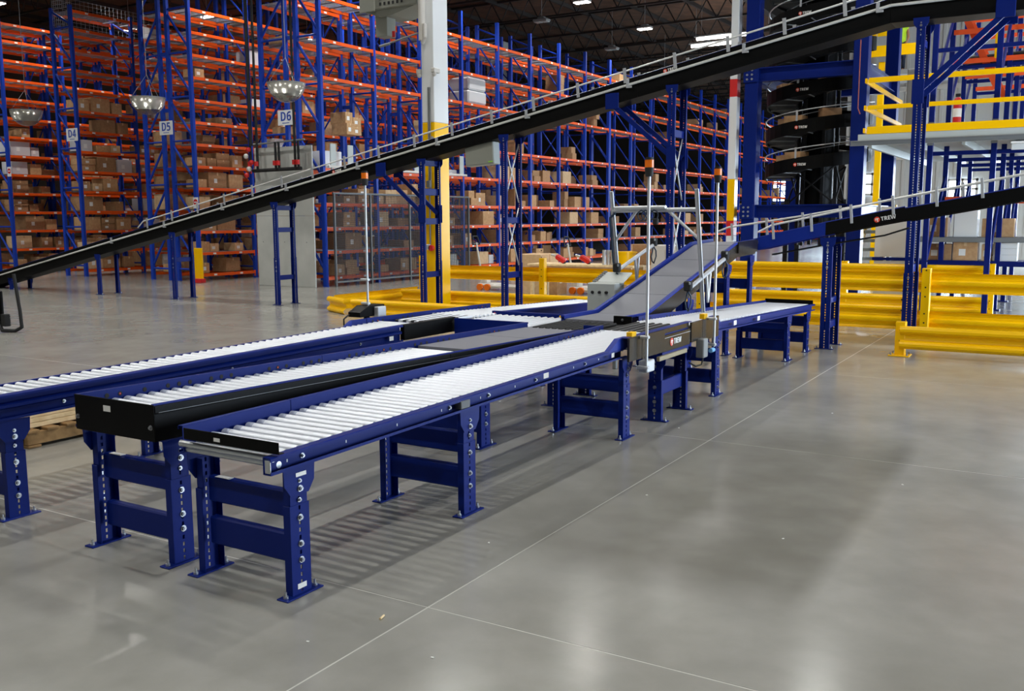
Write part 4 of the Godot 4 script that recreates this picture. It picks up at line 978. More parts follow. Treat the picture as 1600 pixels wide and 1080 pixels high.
func build_floor_things() -> void:
	beacon(Vector3(-3.0, 0.57, -7.1), 1.56, 1.0, "nearest amber beacon on a silver pole beside the front dark side cover")
	beacon(Vector3(-3.0, 0.57, -8.75), 1.56, 1.0, "second amber beacon pole, at the far end of the dark side covers")
	beacon(Vector3(-6.45, 0.9, -7.75), 1.25, 1.0, "amber beacon pole rising from the black drive box on the left lane")
	var c := thing("drive_box", "black hooded drive box with a silver case behind the left roller lane", "drive box", Vector3(-6.48, 0, -7.75))
	wpart(c, "hood", MB.new().ext(PackedVector2Array([Vector2(-0.2, 0.0), Vector2(0.2, 0.0), Vector2(0.2, 0.11), Vector2(-0.06, 0.11), Vector2(-0.2, 0.05)]), Vector3(-6.55, 0.79, -7.75), Vector3(0, 0, -1), Vector3.UP, Vector3(0.16, 0, 0)), M.black)
	wpart(c, "case", MB.new().bev(Vector3(-6.37, 0.83, -7.85), Vector3(0.06, 0.11, 0.14), 0.006), M.alu)
	wpart(c, "bracket", MB.new().bev(Vector3(-6.47, 0.4, -7.75), Vector3(0.05, 0.8, 0.05), 0.005), M.black)
	wpart(c, "cable", MB.new().path([Vector3(-6.5, 0.82, -7.5), Vector3(-6.5, 0.78, -7.42), Vector3(-6.5, 0.66, -7.42), Vector3(-6.48, 0.55, -7.5)], 0.008), M.rubber)
	# pallet of boards
	c = thing("pallet", "weathered wooden pallet on the floor behind the left roller lane", "pallet", Vector3(-7.6, 0, -4.8))
	for k in 3:
		wpart(c, "stringer", MB.new().bev(Vector3(-8.15 + k * 0.52, 0.075, -4.85), Vector3(0.05, 0.1, 1.1), 0.004), M.palletwood)
		wpart(c, "bottom_board", MB.new().bev(Vector3(-7.63, 0.012, -4.35 - k * 0.5), Vector3(1.12, 0.02, 0.11), 0.003), M.palletwood)
	for k in 7: wpart(c, "deck_board", MB.new().bev(Vector3(-7.63, 0.136, -4.34 - k * 0.17), Vector3(1.14, 0.02, 0.1), 0.003), M.palletwood)
	for r in 5:
		for k in 6:
			var b := mono("timber_board", MB.new().bev(Vector3(-8.05 + k * 0.165, 0.168 + r * 0.041, -4.82 + 0.02 * ((r * 3 + k) % 3)), Vector3(0.158, 0.039, 1.16), 0.004), M.wood, "pale sawn board on the pallet, %s layer up, %s from the left" % [NTH[r], NTH[k]], "board", "boards stacked on the pallet")
	# bent stand at the left edge
	c = thing("tube_stand", "black bent-tube stand with a small box, at the far left edge of the floor", "stand", Vector3(-14.9, 0, -8.9))
	wpart(c, "loop", MB.new().path([Vector3(-15.1, 0.55, -8.8), Vector3(-15.04, 0.12, -8.8), Vector3(-14.98, 0.035, -8.8), Vector3(-14.78, 0.03, -8.9), Vector3(-14.68, 0.09, -8.95), Vector3(-14.7, 0.35, -8.95), Vector3(-14.8, 0.95, -8.95)], 0.028, 8), M.rubber)
	wpart(c, "back_plate", MB.new().bev(Vector3(-15.06, 0.42, -8.85), Vector3(0.1, 0.5, 0.04), 0.008), M.black)
	wpart(c, "small_box", MB.new().bev(Vector3(-14.95, 0.2, -8.85), Vector3(0.12, 0.2, 0.1), 0.01), M.rubber)
	for y in [0.14, 0.24, 0.28]: wpart(c, "cross_wire", MB.new().tube(Vector3(-14.92, y, -8.88), Vector3(-14.7, y, -8.94), 0.005, 5), M.wire)
	mono("wood_peg", MB.new().tube(Vector3(-2.63, 0.007, -3.22), Vector3(-2.62, 0.007, -3.18), 0.005, 8), M.wood, "tiny pale wooden peg lying on the floor near the joint crossing", "peg")
	# chips and scraps
	for q in [[-2.35, -5.6, "right of the long joint, level with the second leg"], [-1.35, -5.2, "in the open floor right of the long joint"], [-1.9, -8.9, "beyond the far joint crossing"], [-2.75, -4.3, "between the front lane legs and the long joint"], [-2.9, -7.6, "beside the short stand under the dark covers"], [-0.95, -6.7, "near the far cross joint at right"], [-2.2, -3.0, "right of the near joint crossing"], [-2.75, -2.85, "left of the near joint crossing"]]:
		mono("paper_scrap", MB.new().bev(Vector3(q[0], 0.002, q[1]), Vector3(0.014, 0.003, 0.009), 0.001, Basis(Vector3.UP, q[1])), M.paper, "tiny white scrap " + q[2], "scrap", "white scraps on the floor")
	# behind the fence
	for k in 2:
		var o := Vector3(-13.0, 0, -20.5) if k == 0 else Vector3(-10.35, 0, -20.5)
		c = thing("pallet_jack", ["cream pallet jack with amber wheels behind the yellow rail, beside the steering handle", "cream pallet jack with amber wheels near the grey control cabinet"][k], "pallet jack", o, "pallet jacks behind the fence")
		wpart(c, "frame", MB.new().bev(o + Vector3(0, 0.12, 0), Vector3(0.5, 0.1, 0.5), 0.03).bev(o + Vector3(-0.15, 0.26, 0), Vector3(0.2, 0.24, 0.26), 0.04), M.offwhite)
		for s in [-0.2, 0.2]: wpart(c, "fork", MB.new().bev(o + Vector3(0.6, 0.1, s), Vector3(1.0, 0.06, 0.16), 0.015), M.offwhite)
		for s in [-0.12, 0.1]: wpart(c, "wheel", MB.new().tube(o + Vector3(s, 0.085, 0.27), o + Vector3(s, 0.085, 0.34), 0.085, 16), M.amber)
		wpart(c, "handle", MB.new().tube(o + Vector3(-0.25, 0.3, 0), o + Vector3(-0.42, 1.2, 0), 0.025, 8), M.offwhite)
		wpart(c, "grip", MB.new().path([o + Vector3(-0.42, 1.15, -0.16), o + Vector3(-0.46, 1.36, -0.1), o + Vector3(-0.46, 1.36, 0.1), o + Vector3(-0.42, 1.15, 0.16), o + Vector3(-0.42, 1.15, -0.16)], 0.018, 6), M.rubber)
	c = thing("equipment_case", "white two-door equipment case behind the grey incline belt", "case", Vector3(-7.5, 0, -18.8))
	wpart(c, "case_body", MB.new().bev(Vector3(-7.5, 0.62, -18.9), Vector3(0.62, 1.24, 0.5), 0.015), M.offwhite)
	for s in [-0.15, 0.15]: wpart(c, "door", MB.new().bev(Vector3(-7.5 + s, 0.9, -18.645), Vector3(0.28, 0.5, 0.012), 0.004), M.offwhite)
	wpart(c, "vent", MB.new().box(Vector3(-7.37, 1.06, -18.637), Vector3(0.1, 0.06, 0.004)), M.rubber)
	c = thing("tote", "yellow plastic tote on the bench behind the fence", "tote", Vector3(-8.55, 0.8, -18.9))
	wpart(c, "tub", MB.new().tube(Vector3(-8.55, 0.8, -18.9), Vector3(-8.55, 1.08, -18.9), 0.24, 4, 0.3, true), M.yellow)
	wpart(c, "rim", MB.new().tube(Vector3(-8.55, 1.06, -18.9), Vector3(-8.55, 1.09, -18.9), 0.32, 4), M.yellow)
	c = thing("tool_bench", "long low plywood bench behind the yellow fence", "bench", Vector3(-9.7, 0, -19))
	wpart(c, "bench_top", MB.new().bev(Vector3(-9.5, 0.77, -19.0), Vector3(2.6, 0.05, 0.8), 0.008), M.wood)
	wpart(c, "apron", MB.new().bev(Vector3(-9.5, 0.66, -18.63), Vector3(2.5, 0.16, 0.03), 0.005), M.kraft)
	for s in [-1.2, 1.2]:
		for t in [-0.34, 0.34]: wpart(c, "bench_leg", MB.new().bev(Vector3(-9.5 + s, 0.375, -19.0 + t), Vector3(0.08, 0.75, 0.08), 0.006), M.wood)
	for k in 2:
		var o := Vector3(-10.1 + k * 0.62, 0.79, -18.9)
		c = thing("hand_tool", ["red and black power tool on the bench, left one", "red and black power tool on the bench, right one"][k], "tool", o, "red tools on the bench")
		wpart(c, "tool_body", MB.new().bev(o + Vector3(0, 0.11, 0), Vector3(0.26, 0.12, 0.12), 0.03, Basis(Vector3(0, 0, 1), -0.5)), M.red)
		wpart(c, "tool_handle", MB.new().bev(o + Vector3(0.08, 0.06, 0), Vector3(0.08, 0.13, 0.07), 0.02), M.rubber)
		wpart(c, "tool_nose", MB.new().tube(o + Vector3(-0.1, 0.16, 0), o + Vector3(-0.24, 0.2, 0), 0.03, 8), M.steel)
	for k in 3: mono("grey_tube", MB.new().tube(Vector3(-8.95 + k * 0.1, 0.8, -18.75), Vector3(-8.95 + k * 0.1, 1.12, -18.75), 0.042, 12), M.alu, "short grey tube standing on the bench, %s from the yellow tote" % ["third", "second", "first"][k], "tube", "grey tubes on the bench")
	carton(Vector3(-11.45, 0.0, -20.2), Vector3(0.7, 0.95, 0.9), 2, false, "large pale carton standing behind the fence beside the steering handle", "loose cartons behind the fence")
	carton(Vector3(-10.9, 0.0, -20.0), Vector3(0.5, 0.75, 0.5), 0, true, "tan carton standing right of the large pale carton behind the fence", "loose cartons behind the fence")
	carton(Vector3(-9.3, 0.0, -21.4), Vector3(0.7, 0.9, 0.8), 0, false, "tan carton standing behind the red tools", "loose cartons behind the fence")
	carton(Vector3(-8.3, 0.79, -19.3), Vector3(0.4, 0.45, 0.3), 1, false, "opened dark carton tilted on the bench beside the white case", "loose cartons behind the fence", 0.4)

# ---------------------------------------------------------------- blue lift frame and spiral conveyor
func ibeam(p: Node3D, called: String, a: Vector3, b: Vector3, h: float, w: float, m: Material) -> void:
	var d := b - a
	var up := Vector3.UP if absf(d.normalized().y) < 0.9 else Vector3(0, 0, 1)
	var side := d.cross(up).normalized()
	wpart(p, called, MB.new().ext(PackedVector2Array([Vector2(-w / 2, 0), Vector2(w / 2, 0), Vector2(w / 2, 0.02), Vector2(0.012, 0.02), Vector2(0.012, h - 0.02), Vector2(w / 2, h - 0.02), Vector2(w / 2, h), Vector2(-w / 2, h), Vector2(-w / 2, h - 0.02), Vector2(-0.012, h - 0.02), Vector2(-0.012, 0.02), Vector2(-w / 2, 0.02)]), a, side, up, d), m)

func build_spiral() -> void:
	var c := thing("lift_frame", "tall blue steel portal frame around the black spiral conveyor", "frame", Vector3(-5.1, 0, -21.5))
	for q in [[-6.14, -20.0], [-3.98, -20.0], [-6.14, -23.4], [-3.98, -23.4]]:
		wpart(c, "column", MB.new().bev(Vector3(q[0], 4.6, q[1]), Vector3(0.28, 9.2, 0.3), 0.01), M.blue)
		wpart(c, "base_plate", MB.new().bev(Vector3(q[0], 0.012, q[1]), Vector3(0.46, 0.024, 0.46), 0.004), M.blue)
	for z in [-20.0, -23.4]:
		ibeam(c, "header_beam", Vector3(-6.3, 4.6, z), Vector3(-3.85, 4.6, z), 0.28, 0.2, M.blue)
		ibeam(c, "lower_beam", Vector3(-6.3, 1.8, z), Vector3(-3.85, 1.8, z), 0.27, 0.2, M.blue)
		ibeam(c, "header_beam", Vector3(-6.3, 7.6, z), Vector3(-3.85, 7.6, z), 0.28, 0.2, M.blue)
		for y in [4.74, 1.93]: wpart(c, "connection_plate", MB.new().bev(Vector3(-6.16, y, z + 0.17), Vector3(0.28, 0.31, 0.02), 0.004), M.blue)
	for x in [-6.14, -3.98]:
		for y in [1.8, 4.6]: ibeam(c, "side_beam", Vector3(x, y, -20.1), Vector3(x, y, -23.3), 0.26, 0.18, M.blue)
	for y in [4.74, 1.93]:
		for i in 3:
			for j in 2: wpart(c, "frame_bolt", MB.new().tube(Vector3(-6.22 + j * 0.1, y - 0.09 + i * 0.09, -19.82), Vector3(-6.22 + j * 0.1, y - 0.09 + i * 0.09, -19.8), 0.022, 8), M.steel)
	# spiral
	var ctr := Vector3(-5.08, 0, -21.3)
	c = thing("spiral_conveyor", "black spiral conveyor winding up in stacked turns inside the blue frame", "conveyor", ctr)
	var pitch := 0.76
	var y0 := 2.6
	var turns := 7
	var R := 1.1
	var per := 36
	for t in turns:
		var outer := MB.new(); var inner := MB.new(); var bed := MB.new(); var g1 := MB.new(); var trim := MB.new()
		for k in per:
			var a0 := TAU * k / per; var a1 := TAU * (k + 1) / per
			var h0 := y0 + pitch * (t + float(k) / per); var h1 := y0 + pitch * (t + float(k + 1) / per)
			var P := func(a: float, r: float, y: float) -> Vector3: return Vector3(r * cos(PI - a), y, r * sin(PI - a))
			var lowc := Vector3(0, (h0 + h1) / 2, 0)
			for q in [[R, R - 0.03, outer, 0.27, 0.0], [0.42, 0.45, inner, 0.2, 0.04]]:
				var r: float = q[0]; var ri: float = q[1]
				var B: MB = q[2]; var hh: float = q[3]; var bb: float = q[4]
				B.face(P.call(a0, r, h0 + bb), P.call(a1, r, h1 + bb), P.call(a1, r, h1 + hh), P.call(a0, r, h0 + hh), lowc)
				B.face(P.call(a0, ri, h0 + bb), P.call(a1, ri, h1 + bb), P.call(a1, ri, h1 + hh), P.call(a0, ri, h0 + hh), lowc)
				B.face(P.call(a0, r, h0 + hh), P.call(a1, r, h1 + hh), P.call(a1, ri, h1 + hh), P.call(a0, ri, h0 + hh), lowc)
				B.face(P.call(a0, r, h0 + bb), P.call(a1, r, h1 + bb), P.call(a1, ri, h1 + bb), P.call(a0, ri, h0 + bb), lowc + Vector3(0, 9, 0))
			bed.face(P.call(a0, R - 0.03, h0 + 0.05), P.call(a1, R - 0.03, h1 + 0.05), P.call(a1, 0.45, h1 + 0.05), P.call(a0, 0.45, h0 + 0.05), lowc + Vector3(0, 9, 0))
			bed.face(P.call(a0, R - 0.03, h0 + 0.16), P.call(a1, R - 0.03, h1 + 0.16), P.call(a1, 0.45, h1 + 0.16), P.call(a0, 0.45, h0 + 0.16), lowc - Vector3(0, 9, 0))
			g1.tube(P.call(a0, R + 0.0, h0 + 0.46), P.call(a1, R + 0.0, h1 + 0.46), 0.013, 6, -1, false)
			trim.tube(P.call(a0, R - 0.35, h0 + 0.42), P.call(a1, R - 0.35, h1 + 0.42), 0.009, 5, -1, false)
			if k % 6 == 2:
				part(c, "guard_bracket", MB.new().bev(Vector3.ZERO, Vector3(0.04, 0.22, 0.008), 0.001).mesh(), M.alu, P.call(a0, R + 0.012, h0 + 0.37), Vector3(0, a0 - PI / 2, 0))
			if k % 3 == 0:
				part(c, "bed_rib", MB.new().tube(P.call(a0, 0.5, h0 + 0.02), P.call(a0, R - 0.05, h0 + 0.02), 0.014, 5).mesh(), M.greysteel)
		part(c, "outer_band", outer.mesh(), M.black)
		part(c, "inner_band", inner.mesh(), M.black)
		part(c, "spiral_bed", bed.mesh(), M.rubber)
		part(c, "guard_rail", g1.mesh(), M.alu)
		part(c, "inner_rail", trim.mesh(), M.alu)
		var ae := 1.75
		var hy := y0 + pitch * (t + fposmod(PI - ae, TAU) / TAU) + 0.13
		emblem(c, Vector3((R + 0.003) * cos(ae), hy, (R + 0.003) * sin(ae)), Basis(Vector3.UP, PI / 2 - ae), 0.052)
	part(c, "centre_drum", MB.new().tube(Vector3(0, 1.7, 0), Vector3(0, 8.4, 0), 0.34, 20).mesh(), M.black)
	for k in 6:
		var a := TAU * k / 6
		part(c, "spine", MB.new().bev(Vector3(0.4 * cos(a), 4.7, 0.4 * sin(a)), Vector3(0.07, 7.0, 0.07), 0.005).mesh(), M.rubber)
	for k in 4:
		var a := TAU * k / 4 + 0.78
		part(c, "stand_leg", MB.new().bev(Vector3(0.7 * cos(a), 1.1, 0.7 * sin(a)), Vector3(0.1, 2.2, 0.1), 0.006).mesh(), M.rubber)
		part(c, "lattice_brace", MB.new().tube(Vector3(0.7 * cos(a), 2.1, 0.7 * sin(a)), Vector3(0.7 * cos(a + PI / 2), 2.9, 0.7 * sin(a + PI / 2)), 0.02, 5).tube(Vector3(0.7 * cos(a), 2.9, 0.7 * sin(a)), Vector3(0.7 * cos(a + PI / 2), 2.1, 0.7 * sin(a + PI / 2)), 0.02, 5).mesh(), M.rubber)
	var names := ["lowest", "second", "third", "fourth", "fifth"]
	for q in [[0, 2.35, 0], [0, 1.95, 0], [1, 2.3, 1], [1, 2.02, 2], [2, 2.55, 0], [3, 2.7, 2], [2, 1.1, 1], [1, 1.05, 1]]:
		var a: float = q[1]
		var y: float = y0 + pitch * (q[0] + fposmod(PI - a, TAU) / TAU) + 0.175
		carton(ctr + Vector3(0.74 * cos(a), y, 0.74 * sin(a)), Vector3(0.4, 0.26 if q[0] != 3 else 0.4, 0.3), 1 if q[2] == 1 else 0, false, "%s carton riding the %s turn of the black spiral, %s side" % ["dark brown" if q[2] == 1 else "tan", names[q[0]], "left" if a > 2.2 else ("middle" if a > 1.5 else "right")], "cartons on the spiral", PI / 2 - a + (0.3 if q[2] == 2 else 0.0))

# ---------------------------------------------------------------- mezzanine and pick module on the right
func build_mezzanine() -> void:
	var c := thing("mezzanine", "grey mezzanine deck with yellow railings above the right guard rails", "mezzanine", Vector3(-0.5, 0, -20))
	wpart(c, "edge_channel", MB.new().ext(chan(0.09, 0.04, 0.012), Vector3(-3.72, 3.07, -17.99), Vector3(0, 0, 1), Vector3.UP, Vector3(6.5, 0, 0)), M.greysteel)
	wpart(c, "deck_edge", MB.new().bev(Vector3(-0.45, 3.21, -18.03), Vector3(6.3, 0.12, 0.06), 0.004), M.enclosure)
	wpart(c, "deck", MB.new().bev(Vector3(-0.45, 3.2, -22.0), Vector3(6.3, 0.06, 7.9), 0.004), M.wall)
	for k in 9: wpart(c, "deck_joist", MB.new().bev(Vector3(-3.4 + k * 0.76, 3.1, -22.0), Vector3(0.06, 0.14, 7.8), 0.004), M.enclosure)
	wpart(c, "toe_board", MB.new().bev(Vector3(-0.3, 3.335, -18.0), Vector3(6.3, 0.13, 0.012), 0.003), M.yellow)
	wpart(c, "mid_rail", MB.new().bev(Vector3(-0.3, 3.73, -18.0), Vector3(6.3, 0.075, 0.04), 0.006), M.yellow)
	wpart(c, "top_rail", MB.new().bev(Vector3(-0.3, 4.2, -18.0), Vector3(6.3, 0.09, 0.04), 0.006), M.yellow)
	for y in [3.335, 3.73, 4.2]: wpart(c, "side_rail", MB.new().bev(Vector3(-3.5, y, -19.9), Vector3(0.04, 0.085, 3.8), 0.006), M.yellow)
	wpart(c, "copper_pipe", MB.new().path([Vector3(-3.56, 3.62, -17.9), Vector3(-3.6, 3.72, -17.9), Vector3(-3.6, 4.9, -17.9)], 0.009), M.copper)
	c = thing("pick_module", "blue rack frames and orange beams of the two-level pick module behind the yellow railings", "rack", Vector3(-1, 0, -21))
	for z in [-18.25, -20.5, -22.75, -25.0]:
		for x in [-2.42, -1.42, -0.42, 0.58]:
			wpart(c, "upright", MB.new().bev(Vector3(x, 3.4, z), Vector3(0.09, 6.8, 0.09), 0.005), M.navy)
			wpart(c, "upright_shoe", MB.new().bev(Vector3(x, 0.01, z), Vector3(0.2, 0.02, 0.2), 0.003), M.navy)
			if z == -18.25: wpart(c, "splice_plate", MB.new().bev(Vector3(x, 3.24, -18.19), Vector3(0.1, 0.4, 0.012), 0.002), M.greysteel)
		for y in [2.9, 4.65]: wpart(c, "tie_bar", MB.new().bev(Vector3(-0.9, y, z), Vector3(3.0, 0.07, 0.05), 0.004), M.navy)
	for x in [-2.42, -1.42, -0.42]:
		for k in 3:
			for y in [0.9, 3.9]: wpart(c, "frame_brace", MB.new().tube(Vector3(x, y, -18.25 - k * 2.25), Vector3(x, y + 1.7, -20.5 - k * 2.25), 0.03, 6), M.navy)
	for z in [-20.5, -22.75, -25.0]:
		for y in [2.15, 4.75, 5.3, 5.9]: wpart(c, "load_beam", MB.new().bev(Vector3(-0.9, y, z + 0.05), Vector3(3.0, 0.09, 0.05), 0.004), M.rust)
	for x in [-2.0, -0.9]:
		for z in [-20.6, -22.9]: wpart(c, "flow_bracket", MB.new().box(Vector3(x, 5.1, z), Vector3(0.12, 1.9, 0.1), Basis(Vector3(0, 0, 1), 0.42)), M.rust)
	for k in 3: wpart(c, "bed_roller", MB.new().tube(Vector3(-2.2, 4.55 + k * 0.14, -20.75), Vector3(-0.6, 4.6 + k * 0.14, -20.75), 0.05, 10), M.rubber)
	wpart(c, "end_stop", MB.new().bev(Vector3(-1.62, 5.1, -20.3), Vector3(0.1, 0.7, 0.08), 0.01), M.yellow)
	# shelves below
	wpart(c, "grey_shelf", MB.new().bev(Vector3(-1.2, 1.36, -20.9), Vector3(3.6, 0.1, 0.9), 0.01), M.greysteel)
	wpart(c, "blue_shelf", MB.new().bev(Vector3(-1.2, 0.9, -20.9), Vector3(3.6, 0.1, 0.9), 0.01), M.navy)
	for q in [[-2.55, 1.41, 0.42, 0.38, 0, "tan carton on the grey shelf, left of the white ones"], [-2.02, 1.41, 0.42, 0.52, 3, "tall white carton stack on the grey shelf"], [-1.45, 1.41, 0.56, 0.36, 0, "wide tan carton on the grey shelf beside the tall white one"], [-0.7, 1.41, 0.5, 0.3, 0, "tan carton at the right end of the grey shelf"], [-2.5, 0.95, 0.5, 0.32, 1, "dark brown carton on the lower blue shelf, left end"], [-2.0, 0.95, 0.44, 0.36, 0, "large tan carton on the lower blue shelf"], [-1.62, 0.95, 0.18, 0.32, 2, "narrow pale carton on the lower blue shelf"], [-1.3, 0.95, 0.42, 0.12, 3, "bottom white file carton on the lower blue shelf"], [-1.3, 1.072, 0.42, 0.12, 3, "middle white file carton on the lower blue shelf"], [-1.3, 1.194, 0.42, 0.11, 3, "top white file carton on the lower blue shelf"]]:
		carton(Vector3(q[0], q[1], -20.8), Vector3(0.4, q[3], q[2]), q[4], q[4] < 3, q[5], "cartons on the pick module shelves", -PI / 2)
	c = thing("white_partition", "plain white two-sheet partition under the mezzanine beside the spiral frame", "partition", Vector3(-3.1, 0, -19.2))
	for q in [[0.1, 0.98], [1.05, 2.0]]: wpart(c, "sheet", MB.new().bev(Vector3(-3.05, (q[0] + q[1]) / 2, -19.2), Vector3(0.78, q[1] - q[0], 0.05), 0.006), M.offwhite)
	wpart(c, "frame_rail", MB.new().bev(Vector3(-3.05, 1.015, -19.18), Vector3(0.84, 0.06, 0.06), 0.004), M.navy)
	c = thing("metal_stair", "grey open metal stair rising behind the blue frame under the spiral", "stair", Vector3(-3.9, 0, -20.6))
	for k in 10: wpart(c, "tread", MB.new().bev(Vector3(-3.98, 0.15 + k * 0.19, -20.9 - k * 0.22), Vector3(0.5, 0.07, 0.24), 0.006), M.enclosure)
	for s in [-0.28, 0.28]: wpart(c, "stringer", MB.new().box(Vector3(-3.98 + s, 1.0, -21.9), Vector3(0.03, 0.2, 3.1), Basis(Vector3.RIGHT, 0.71)), M.yellow)
	c = thing("fire_extinguisher", "red fire extinguisher on the mezzanine level of the pick module", "extinguisher", Vector3(-2.2, 3.23, -20.3))
	wpart(c, "cylinder", MB.new().tube(Vector3(-2.25, 3.6, -20.3), Vector3(-2.25, 4.0, -20.3), 0.075, 14).ball(Vector3(-2.25, 4.0, -20.3), 0.075, 5, 14, 0.0), M.red)
	wpart(c, "valve", MB.new().bev(Vector3(-2.25, 4.11, -20.3), Vector3(0.09, 0.06, 0.04), 0.008), M.rubber)
	wpart(c, "label_band", MB.new().tube(Vector3(-2.25, 3.7, -20.3), Vector3(-2.25, 3.86, -20.3), 0.077, 14), M.paper)
	wpart(c, "wall_bracket", MB.new().bev(Vector3(-2.25, 3.42, -20.38), Vector3(0.06, 0.4, 0.05), 0.005), M.navy)
	c = thing("grey_cabinet", "tall grey electrical cabinet on the mezzanine beside the blue column", "cabinet", Vector3(-3.0, 3.23, -20.4))
	wpart(c, "cabinet_body", MB.new().bev(Vector3(-3.0, 3.95, -20.5), Vector3(0.36, 1.44, 0.4), 0.01), M.greysteel)
	wpart(c, "door", MB.new().bev(Vector3(-3.0, 3.95, -20.29), Vector3(0.32, 1.38, 0.014), 0.004), M.greysteel)
	# white slatted ceiling at the right edge
	c = thing("slatted_ceiling", "bright white slatted underside of the next deck at the right edge", "ceiling panel", Vector3(0.5, 3, -19))
	wpart(c, "soffit", MB.new().bev(Vector3(0.55, 3.02, -19.0), Vector3(3.4, 0.03, 2.2), 0.004), M.white)
	for k in 6: wpart(c, "soffit_slat", MB.new().bev(Vector3(0.55, 2.96, -18.1 - k * 0.36), Vector3(3.4, 0.1, 0.05), 0.006), M.white)
	# far upper platform with a worker
	var pf := Vector3(-5.85, 7.1, -35.0)
	c = thing("high_platform", "far high platform with a yellow toe board behind the spiral", "platform", pf)
	wpart(c, "platform_deck", MB.new().bev(pf + Vector3(0.1, -0.5, -0.6), Vector3(3.0, 0.15, 2.4), 0.01), M.greysteel)
	wpart(c, "toe_board", MB.new().bev(pf + Vector3(-0.1, 0.22, 0.6), Vector3(1.6, 0.36, 0.04), 0.01), M.yellow)
	for s in [-1.0, -0.4]: wpart(c, "platform_post", MB.new().bev(Vector3(pf.x + s, 3.5, pf.z + 0.3), Vector3(0.2, 7.0, 0.2), 0.01), M.yellow)
	for y in [0.8, 1.4]: wpart(c, "platform_rail", MB.new().bev(pf + Vector3(-0.75, y, 0.6), Vector3(1.3, 0.2, 0.04), 0.01), M.yellow)
	worker(pf + Vector3(0.12, -0.42, 0.05))

# smooth blend of tapered capsules, meshed with surface nets
func field_mesh(bones: Array, cell: float, k: float) -> ArrayMesh:
	var lo := Vector3.ONE * 1e9
	var hi := -lo
	for b in bones:
		for e in [[b[0], b[2]], [b[1], b[3]]]:
			lo = lo.min(e[0] - Vector3.ONE * (e[1] + cell * 2)); hi = hi.max(e[0] + Vector3.ONE * (e[1] + cell * 2))
	var n := Vector3i(((hi - lo) / cell).ceil()) + Vector3i.ONE
	var val := PackedFloat32Array()
	val.resize(n.x * n.y * n.z)
	for z in n.z:
		for y in n.y:
			for x in n.x:
				var p := lo + Vector3(x, y, z) * cell
				var d := 1e3
				for b in bones:
					var ab: Vector3 = b[1] - b[0]
					var t := clampf((p - b[0]).dot(ab) / maxf(ab.length_squared(), 1e-9), 0, 1)
					var e := p.distance_to(b[0] + ab * t) - lerpf(b[2], b[3], t)
					var hh := clampf(0.5 + 0.5 * (d - e) / k, 0, 1)
					d = lerpf(d, e, hh) - k * hh * (1 - hh)
				val[(z * n.y + y) * n.x + x] = d
	var at := func(x: int, y: int, z: int) -> float: return val[(z * n.y + y) * n.x + x]
	var vert := {}
	var nor := {}
	for z in n.z - 1:
		for y in n.y - 1:
			for x in n.x - 1:
				var s := Vector3.ZERO
				var cnt := 0
				for a in 8:
					var A := Vector3i(x + (a & 1), y + ((a >> 1) & 1), z + (a >> 2))
					for bit in [1, 2, 4]:
						if a & bit: continue
						var bb: int = a | bit
						var B := Vector3i(x + (bb & 1), y + ((bb >> 1) & 1), z + (bb >> 2))
						var va: float = at.call(A.x, A.y, A.z); var vb: float = at.call(B.x, B.y, B.z)
						if (va < 0) != (vb < 0):
							s += Vector3(A).lerp(Vector3(B), va / (va - vb)); cnt += 1
				if cnt:
					vert[Vector3i(x, y, z)] = lo + s / cnt * cell
					nor[Vector3i(x, y, z)] = Vector3(at.call(x + 1, y, z) - at.call(x, y, z), at.call(x, y + 1, z) - at.call(x, y, z), at.call(x, y, z + 1) - at.call(x, y, z)).normalized()
	var mb := MB.new()
	for key in vert:
		for ax in 3:
			var d := Vector3i(int(ax == 0), int(ax == 1), int(ax == 2))
			var u := Vector3i(int(ax == 1), int(ax == 2), int(ax == 0)); var w := Vector3i(int(ax == 2), int(ax == 0), int(ax == 1))
			var p: Vector3i = key
			if (at.call(p.x, p.y, p.z) < 0) == (at.call(p.x + d.x, p.y + d.y, p.z + d.z) < 0): continue
			var qs := [p, p - u, p - u - w, p - w]
			if not (vert.has(qs[1]) and vert.has(qs[2]) and vert.has(qs[3])): continue
			mb.tri(vert[qs[0]], vert[qs[1]], vert[qs[2]], nor[qs[0]], nor[qs[1]], nor[qs[2]])
			mb.tri(vert[qs[0]], vert[qs[2]], vert[qs[3]], nor[qs[0]], nor[qs[2]], nor[qs[3]])
	return mb.mesh()

